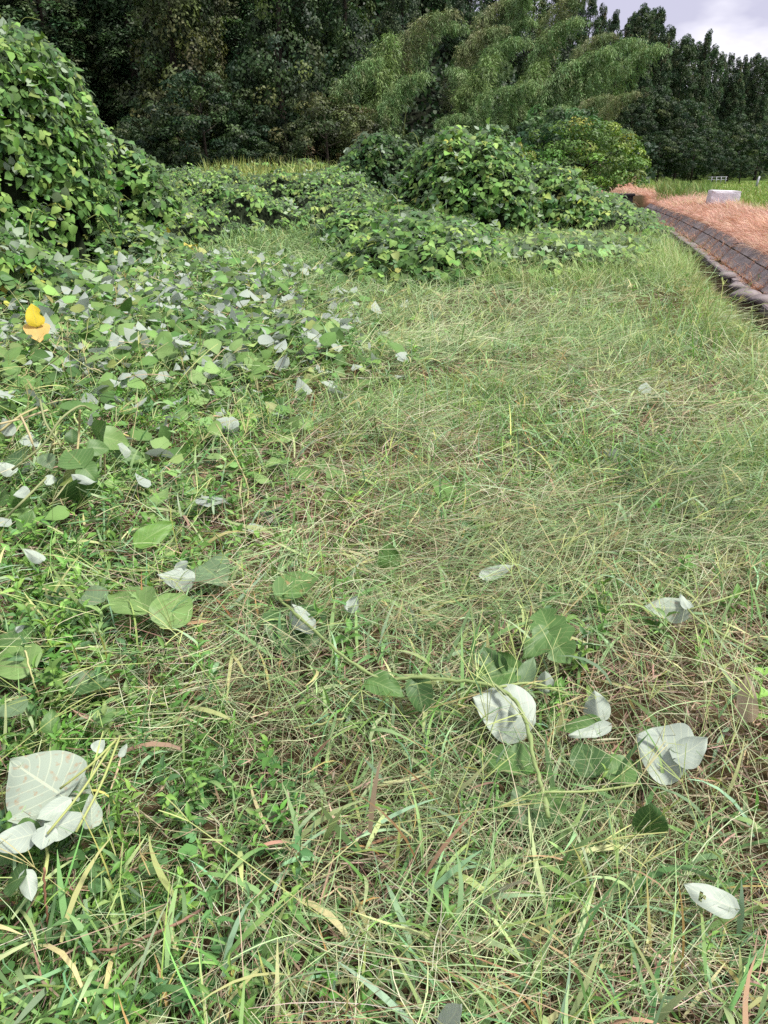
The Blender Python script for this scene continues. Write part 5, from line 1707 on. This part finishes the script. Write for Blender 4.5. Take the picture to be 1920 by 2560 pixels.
    D = [
        ('dark green folded leaf with a white rim at the bottom left edge', (62, 2190), (5, 2215), dict(col=DGREEN, aspect=1.0, hb=.12, ht=.08)),
        ('two-pointed white leaf scrap beside the dark folded leaf', (65, 2180), (80, 2255), dict(back=True, aspect=0.6, fold=0.5, hb=.12, ht=.09, face=0.6)),
        ('large bent white leaf, underside up, at the right', (1715, 1900), (1590, 1835), dict(back=True, aspect=1.25, fold=0.12, curl=-0.1, hb=.10, ht=.13, face=0.65, wave=0.06)),
        ('white half of a folded leaf beside the large bent one', (1690, 1895), (1770, 1850), dict(back=True, aspect=0.9, fold=0.15, hb=.12, ht=.14, face=0.6, roll=-0.25)),
        ('bluish white leaf with a torn hole near the bottom right', (1835, 2270), (1705, 2215), dict(back=True, aspect=0.55, fold=0.15, hb=.1, ht=.11, face=0.6, hole=(0.05, 0.62, 0.09, 0.06))),
        ('white leaf standing up at the bottom edge', (1105, 2575), (1160, 2505), dict(back=True, aspect=0.55, hb=.1, ht=.17, face=0.6)),
        ('deeply lobed green leaf pointing up, right of centre', (1375, 1580), (1350, 1515), dict(shape='lobed', aspect=1.25, col=GREEN, hb=.12, ht=.15, face=0.75)),
        ('lobed green leaf hanging below the upright one', (1372, 1582), (1425, 1655), dict(shape='lobed', aspect=1.2, col=GREEN, hb=.12, ht=.08, face=0.7)),
        ('small lobed green leaf left of the lobed pair', (1375, 1580), (1310, 1640), dict(shape='half', aspect=0.7, col=GREEN, hb=.12, ht=.09, face=0.6)),
        ('green leaf folded upward behind the vine', (1250, 1690), (1210, 1615), dict(aspect=0.7, fold=0.5, col=DGREEN, hb=.08, ht=.14, face=0.7)),
        ('green leaf lying behind the vine, pointing left', (1290, 1680), (1175, 1700), dict(aspect=0.6, col=GREEN, hb=.1, ht=.07)),
        ('grey green leaf standing by the folded pair', (1305, 1710), (1335, 1640), dict(aspect=0.6, fold=0.25, col=GREY, hb=.08, ht=.15, face=0.8)),
        ('green leaf standing between the folded leaf and the grey one', (1290, 1690), (1250, 1630), dict(aspect=0.75, col=GREEN, hb=.08, ht=.15, face=0.7)),
        ('pale curled leaf on edge right of the vine', (1365, 1730), (1362, 1675), dict(back=True, aspect=0.8, fold=0.6, hb=.08, ht=.14, face=0.7)),
        ('pale green curled leaf standing over a green one', (1500, 1800), (1485, 1725), dict(back=True, aspect=0.9, fold=0.6, hb=.08, ht=.15, face=0.7, wave=0.07)),
        ('green leaf flat beneath the pale curled leaf', (1500, 1815), (1395, 1820), dict(aspect=0.55, col=GREEN, hb=.08, ht=.07)),
        ('olive leaf on edge below the pale curled leaf', (1520, 1815), (1420, 1845), dict(aspect=0.35, back=True, fold=0.3, hb=.09, ht=.07)),
        ('dark green leaf half buried right of the vine', (1490, 1935), (1440, 1850), dict(aspect=0.9, col=DGREEN, hb=.07, ht=.09, face=0.5)),
        ('green leaf in the shade between the vine and the bent white leaf', (1520, 1940), (1590, 1900), dict(aspect=1.0, col=GREEN, hb=.07, ht=.08)),
        ('green oval leaf standing upright low at the right', (1625, 2080), (1625, 2015), dict(aspect=0.85, col=DGREEN, hb=.06, ht=.15, face=0.85, fold=0.05)),
        ('tan dried leaf standing at the right edge', (1868, 1800), (1868, 1690), dict(aspect=0.35, col=(0.44, 0.36, 0.27), mat=M_PLAIN, hb=.05, ht=.2, face=0.8)),
        ('narrow white leaf in the grass right of centre', (1205, 1440), (1285, 1415), dict(back=True, aspect=0.4, fold=0.2, hb=.09, ht=.11, face=0.7)),
        ('green oval leaf standing upright in the centre', (975, 1420), (968, 1355), dict(aspect=0.85, col=GREEN, hb=.06, ht=.16, face=0.8, fold=0.05)),
        ('small white crumpled leaf left of centre', (870, 1525), (895, 1490), dict(back=True, aspect=0.8, fold=0.4, wave=0.1, hb=.1, ht=.13, face=0.7)),
        ('bright green leaf with wavy edge, left of centre', (345, 1360), (438, 1300), dict(aspect=0.55, col=(0.13, 0.26, 0.05), hb=.1, ht=.14, face=0.6)),
        ('broad pale green veined leaf at the left', (415, 1560), (455, 1470), dict(aspect=0.85, col=LGREEN, hb=.09, ht=.13, face=0.7)),
        ('pale green leaf paired with the broad veined one', (370, 1530), (270, 1470), dict(aspect=0.6, col=LGREEN, hb=.1, ht=.11, fold=0.4)),
        ('green leaf above the pale pair', (365, 1525), (350, 1465), dict(aspect=0.8, col=LGREEN, hb=.1, ht=.13, face=0.6)),
        ('round grey green leaf left of the pale pair', (255, 1500), (195, 1480), dict(aspect=0.9, col=GREY, hb=.09, ht=.1)),
        ('whitish folded leaf on a cut stem at the left', (480, 1445), (395, 1440), dict(back=True, aspect=0.7, fold=0.5, hb=.1, ht=.12, face=0.6)),
        ('small pointed white leaf above the whitish folded one', (440, 1420), (475, 1405), dict(back=True, aspect=0.6, hb=.12, ht=.14, face=0.7)),
        ('grey green leaf right of the whitish folded one', (505, 1415), (560, 1455), dict(aspect=1.1, col=GREY, hb=.09, ht=.09)),
        ('small white curled leaf at the far left', (105, 1400), (60, 1375), dict(back=True, aspect=0.5, fold=0.5, hb=.1, ht=.13, face=0.7)),
        ('green leaf cut by the left edge, below the middle', (70, 1600), (-20, 1595), dict(aspect=0.8, col=GREEN, hb=.1, ht=.1)),
        ('pale green leaf cut by the left edge', (80, 1665), (-20, 1640), dict(aspect=0.9, col=LGREEN, hb=.1, ht=.1)),
        ('small oval pale leaf on the left weeds', (40, 1575), (65, 1560), dict(back=True, aspect=0.9, hb=.12, ht=.13)),
        ('dark green leaf flat among the left weeds', (180, 1715), (290, 1695), dict(aspect=0.65, col=DGREEN, hb=.08, ht=.08)),
        ('green leaf pointing up among the left weeds', (125, 1830), (130, 1770), dict(aspect=0.8, col=GREEN, hb=.08, ht=.13, face=0.7)),
        ('grey green leaf near the left edge above the pale spray', (50, 1780), (5, 1755), dict(aspect=0.9, col=GREY, hb=.1, ht=.1)),
        ('round white leaf above the pale spray', (235, 1875), (262, 1850), dict(back=True, aspect=1.0, hb=.11, ht=.12, face=0.6)),
        ('pale folded leaf above the pale spray', (300, 1890), (318, 1860), dict(back=True, aspect=0.6, hb=.1, ht=.12)),
        ('green leaf right above the pale spray', (240, 1800), (290, 1770), dict(aspect=0.9, col=GREEN, hb=.1, ht=.11)),
    ]
    for lab, b, t, kw in D:
        cut_leaf(lab, b, t, group=G, **kw)

    # yellow leaf on its stalk at the left
    org4 = px(85, 880, 0.0)
    v4 = link('yellow_leaf', None, loc=org4, label='bright yellow and orange two-lobed leaf on a thin stalk at the left edge', cat='leaf')
    yk = dict(parent=v4, org=org4, mat=M_PLAIN, face=0.9, ns=12)
    cut_leaf('clear yellow upper leaflet', (92, 812), (78, 758), hb=.34, ht=.5, aspect=0.85, col=(0.74, 0.58, 0.05), shape='half', fold=0.05, wave=0.03, **yk)
    cut_leaf('orange yellow lower leaflet', (90, 808), (98, 852), hb=.34, ht=.24, aspect=1.1, col=(0.70, 0.45, 0.14), fold=0.05, wave=0.03, **yk)
    stem(v4, org4, [(90, 810, 0.34), (110, 850, 0.22), (125, 900, 0.05)], 0.004, (0.12, 0.08, 0.05), 'stalk', n=8)

    # big green leaves and pale looping stems at the left, in the middle distance
    org5 = px(190, 1140, 0.0)
    v5 = link('cut_vine_heap', None, loc=org5, label='heap of cut kudzu with large dark leaves and pale looping stems at the left', cat='vine')
    for k, pts in enumerate([[(30, 1175, .25), (110, 1110, .34), (150, 1050, .42), (200, 1015, .46), (228, 1025, .42)], [(0, 1078, .3), (50, 1040, .36), (95, 1018, .38)], [(50, 1035, .36), (75, 1090, .3), (90, 1140, .2)],
                             [(100, 1000, .42), (115, 1060, .36), (150, 1110, .3), (160, 1170, .15)], [(200, 1025, .44), (197, 1090, .3), (188, 1180, .18)], [(260, 1115, .25), (263, 1190, .08)],
                             [(10, 1300, .1), (60, 1250, .18), (120, 1190, .2)], [(125, 1130, .2), (135, 1110, .28), (155, 1112, .22)], [(0, 1060, .36), (60, 1045, .34), (120, 1025, .36)]]):
        stem(v5, org5, pts, 0.0055, [(0.24, 0.27, 0.12), (0.38, 0.34, 0.16), (0.42, 0.36, 0.2)][k % 3], n=12)
    Z5 = [((205, 1165), (165, 1120), .22, .28, GREEN, 1.0), ((205, 1165), (240, 1200), .22, .16, GREEN, 1.1), ((190, 1180), (150, 1200), .2, .14, (0.16, 0.22, 0.04), 0.9), ((195, 1205), (205, 1260), .2, .06, DGREEN, 1.2),
          ((220, 1120), (275, 1120), .26, .24, GREEN, 0.9), ((250, 1090), (330, 1110), .28, .22, LGREEN, 0.8), ((245, 1095), (255, 1055), .26, .36, GREEN, 0.9), ((290, 1130), (360, 1140), .18, .16, GREEN, 0.7), ((180, 1105), (180, 1070), .24, .3, DGREEN, 1.0),
          ((60, 1150), (5, 1140), .2, .18, DGREEN, 0.7), ((20, 1235), (-15, 1260), .14, .1, GREEN, 0.9), ((55, 1270), (30, 1225), .1, .2, GREEN, 0.9), ((110, 1140), (130, 1170), .2, .16, GREY, 1.0), ((60, 1325), (80, 1275), .08, .15, GREEN, 0.9)]
    for b, t, hb, ht, c, asp in Z5:
        cut_leaf(None, b, t, hb=hb, ht=ht, parent=v5, org=org5, col=c, aspect=asp, face=0.6, ns=12, nt=8)
    for b, t, hb, ht, asp in [((325, 1128), (290, 1115), .2, .24, .8), ((35, 1180), (-5, 1160), .2, .24, .8), ((185, 1190), (250, 1215), .22, .18, .25), ((70, 1225), (35, 1240), .2, .18, .9), ((30, 1085), (5, 1045), .28, .36, .8), ((130, 1190), (115, 1215), .2, .18, .8), ((222, 1055), (235, 1035), .3, .36, .6)]:
        cut_leaf(None, b, t, hb=hb, ht=ht, parent=v5, org=org5, back=True, aspect=asp, face=0.6, ns=12, nt=8, fold=0.3)

    # dry twig at the bottom left and stems lying about
    def lone(name, label, pts, r, col, cat='twig', n=16):
        o = px(pts[0][0], pts[0][1], 0.0)
        P = smooth_path([px(*p) for p in pts], n)
        P = P + np.random.default_rng(int(pts[0][0])).normal(0, 0.0012, P.shape)
        mb = MB()
        tube(mb, P - o, np.linspace(r * 0.8, r, len(P)), col, 7)
        link(name, mb.mesh(name, M_STEM), loc=o, label=label, cat=cat)
    lone('dry_twig', 'reddish brown dry twig curved over the weeds at the bottom left', [(185, 2378, 0.06), (240, 2380, 0.07), (330, 2355, 0.09), (430, 2315, 0.11), (512, 2268, 0.11)], 0.0034, (0.25, 0.15, 0.10))
    lone('upright_twig', 'thin reddish twig standing upright at the bottom left', [(128, 2345, 0.02), (115, 2270, 0.1), (110, 2168, 0.2)], 0.0026, (0.26, 0.13, 0.08))
    lone('bare_stem', 'bare pale green stem lying in the grass above the vine', [(1010, 1475, 0.08), (1070, 1505, 0.09), (1130, 1505, 0.1), (1190, 1490, 0.09)], 0.0052, (0.30, 0.32, 0.13), 'stem')
    lone('straight_stalk', 'straight cut stem joining the vine from the left', [(540, 1590, 0.06), (610, 1540, 0.09), (700, 1480, 0.11)], 0.0046, (0.24, 0.3, 0.11), 'stem')
    lone('thin_stem', 'thin olive stem with yellow tip below the long vine', [(730, 1822, 0.07), (800, 1810, 0.1), (860, 1795, 0.12)], 0.0034, (0.36, 0.38, 0.16), 'stem')
    lone('looping_stem', 'long thin looping stem through the left weeds', [(540, 1060, 0.2), (590, 1150, 0.16), (620, 1220, 0.12), (615, 1270, 0.07)], 0.0045, (0.36, 0.35, 0.15), 'stem')
    lone('slanting_stalk', 'pale stalk slanting up at the left edge', [(100, 1755, 0.05), (80, 1690, 0.14), (62, 1625, 0.2)], 0.0028, (0.45, 0.44, 0.2), 'stem')
    lone('lying_stalk', 'pale stalk lying across the left weeds', [(100, 1762, 0.09), (190, 1735, 0.11), (300, 1720, 0.1)], 0.0032, (0.40, 0.40, 0.18), 'stem')
    lone('knotted_stem', 'knotted cut stem among the whitish folded leaves', [(240, 1420, 0.1), (330, 1435, 0.11), (395, 1450, 0.12), (465, 1455, 0.11)], 0.0046, (0.32, 0.30, 0.15), 'stem')

    # yellowing arching stalk over the headwall
    o = at_depth(1541, 515, 33.5)
    mb = MB()
    tube(mb, smooth_path([(0, 0, -0.1), (0.1, 0, 0.3), (0.32, 0, 0.52)], 8), 0.02, (0.30, 0.36, 0.14), 6)
    link('bent_stalk', mb.mesh('bent_stalk', M_STEM), loc=o, label='pale green stalk bending before the dark headwall', cat='stem')


build_loose()


def build_litter():
    """cut kudzu leaves lying in a mat on the left, green sides and white undersides mixed."""
    rng = np.random.default_rng(501)
    ys = 2.9 + rng.random(24000) ** 0.9 * 12.1
    half = 0.535 * (ys * CP + 0.65) + 0.6
    x = (rng.random(24000) * 2 - 1) * half
    y = ys
    core = (0.26 * sstep(2.6, 3.4, y) + 0.74 * sstep(4.4, 6.2, y)) * sstep(15, 10.5, y)
    pr = weedy(x - 0.25, y) * (0.05 + 0.95 * core)
    pr = pr * (1 - sstep(-2.6, -3.8, x) * 0.3)
    spill = 0.006 * (x < canal(y) - 1)
    keep = rng.random(24000) < pr * 0.62 + spill
    x, y = x[keep], y[keep]
    n = len(x)
    hgt = 0.06 + 0.20 * weedy(x, y) * core[keep] * rng.random(n) + 0.05 * rng.random(n)
    P = np.stack([x, y, ground_z(x, y) + hgt], 1)
    N = unit(np.array([0, -0.15, 1.0]) + rng.normal(0, 0.42, (n, 3)))
    white = rng.random(n) < 0.22
    pal = [((0.11, 0.21, 0.055), 4), ((0.16, 0.28, 0.08), 4), ((0.21, 0.33, 0.11), 3), ((0.08, 0.16, 0.045), 3), ((0.27, 0.34, 0.11), 1)]
    d = rng.normal(0, 1, (n, 3))
    d = unit(d - (d * N).sum(1, keepdims=True) * N)
    L = 0.06 + 0.12 * rng.random(n) ** 1.3
    C = pick(rng, [c for c, _ in pal], [w for _, w in pal], n, 0.18)
    Nf = np.where(white[:, None], -N, N)
    dist = np.linalg.norm(P - CAMP, axis=1)
    score = L / dist * (np.abs(x) < 0.51 * (y * CP + 0.6))
    top = np.argsort(-score)[:300]
    R = frames(d, Nf)
    meshes = []
    for k in range(6):
        for c, _ in pal[:4]:
            m = MB()
            scatter(m, KT[k], np.zeros((1, 3)), np.eye(3)[None], np.ones(1), np.array([c]) * rng.uniform(0.85, 1.15), KT[k][2])
            meshes.append(m.mesh('loose_leaf', M_LITTER))
    LM = [(px(190, 1140, 0), 'on the cut vine heap'), (px(85, 880, 0), 'around the bright yellow leaf'), (px(380, 1500, 0), 'near the broad pale green leaf pair'), (px(590, 1150, 0), 'around the long looping stem'), (px(420, 1340, 0), 'near the bright green wavy leaf'),
          (px(60, 1300, 0), 'at the left edge below the cut vine heap'), (px(400, 1000, 0), 'in the weeds right of the cut vine heap'), (px(830, 870, 0), 'on the mown path edge of the mat'), (px(640, 820, 0), 'in the right half of the leaf mat'),
          (px(300, 830, 0), 'right of the yellow leaf in the leaf mat'), (px(480, 730, 0), 'in the far middle of the leaf mat'), (px(150, 720, 0), 'below the kudzu skirt'), (px(640, 650, 0), 'at the far end by the grassy inlet'), (px(20, 1000, 0), 'at the left edge above the cut vine heap'), (px(1300, 900, 0), 'alone on the open mown grass')]
    for i in top:
        zone = LM[int(np.argmin([math.hypot(P[i, 0] - q[0], P[i, 1] - q[1]) for q, _ in LM]))][1]
        big = 'large' if L[i] > 0.145 else 'medium-sized' if L[i] > 0.115 else 'small'
        pose = 'tilted' if N[i, 2] < 0.82 else 'flat'
        lab = '%s %s %s kudzu leaf %s' % (big, pose, 'white upturned' if white[i] else 'green', zone)
        o = link('loose_leaf', meshes[int(rng.integers(len(meshes)))], cat='leaf', group=lab.replace(' leaf ', ' leaves ', 1), label=lab)
        M = np.eye(4)
        M[:3, :3] = R[i] * L[i]
        M[:3, 3] = P[i]
        o.matrix_world = Matrix(M.tolist())
    m = np.ones(n, bool)
    m[top] = False
    mb = MB()
    emit_leaflets(mb, (P[m], d[m], Nf[m], L[m], C[m]), rng)
    link('leaf_litter', mb.mesh('leaf_litter', M_LITTER), label='mat of cut kudzu leaves covering the ground on the left', cat='leaf litter', kind='stuff')
    # thin stalks tangled in the mat
    mb = MB()
    k = 1300
    x = rng.uniform(-5.5, 0.2, k)
    y = rng.uniform(4.5, 12.5, k)
    keep = rng.random(k) < weedy(x, y) * 0.9
    x, y = x[keep], y[keep]
    k = len(x)
    C = pick(rng, [(0.36, 0.36, 0.15), (0.26, 0.32, 0.11), (0.42, 0.34, 0.2), (0.24, 0.14, 0.08)], [3, 3, 2, 1], k, 0.15)
    blades(mb, np.stack([x, y, ground_z(x, y) + rng.uniform(0.05, 0.2, k)], 1), rng.uniform(0, 6.28, k), np.radians(rng.normal(72, 18, k)), np.radians(rng.normal(15, 20, k)), rng.uniform(0.15, 0.5, k), rng.uniform(0.004, 0.008, k), C, C, 5, twist=rng.normal(0, 0.5, k), roll=rng.uniform(-1, 1, k), taper=0.7)
    link('cut_stalk_litter', mb.mesh('cut_stalk_litter', M_STEM), label='pale thin cut stalks tangled in the left leaf mat', cat='stalk litter', kind='stuff')


M_LITTER = leaf_mat('litter_leaves', 0.55, 0.22, 0.22, pale_back=0.9, back=(0.38, 0.43, 0.38))
build_litter()
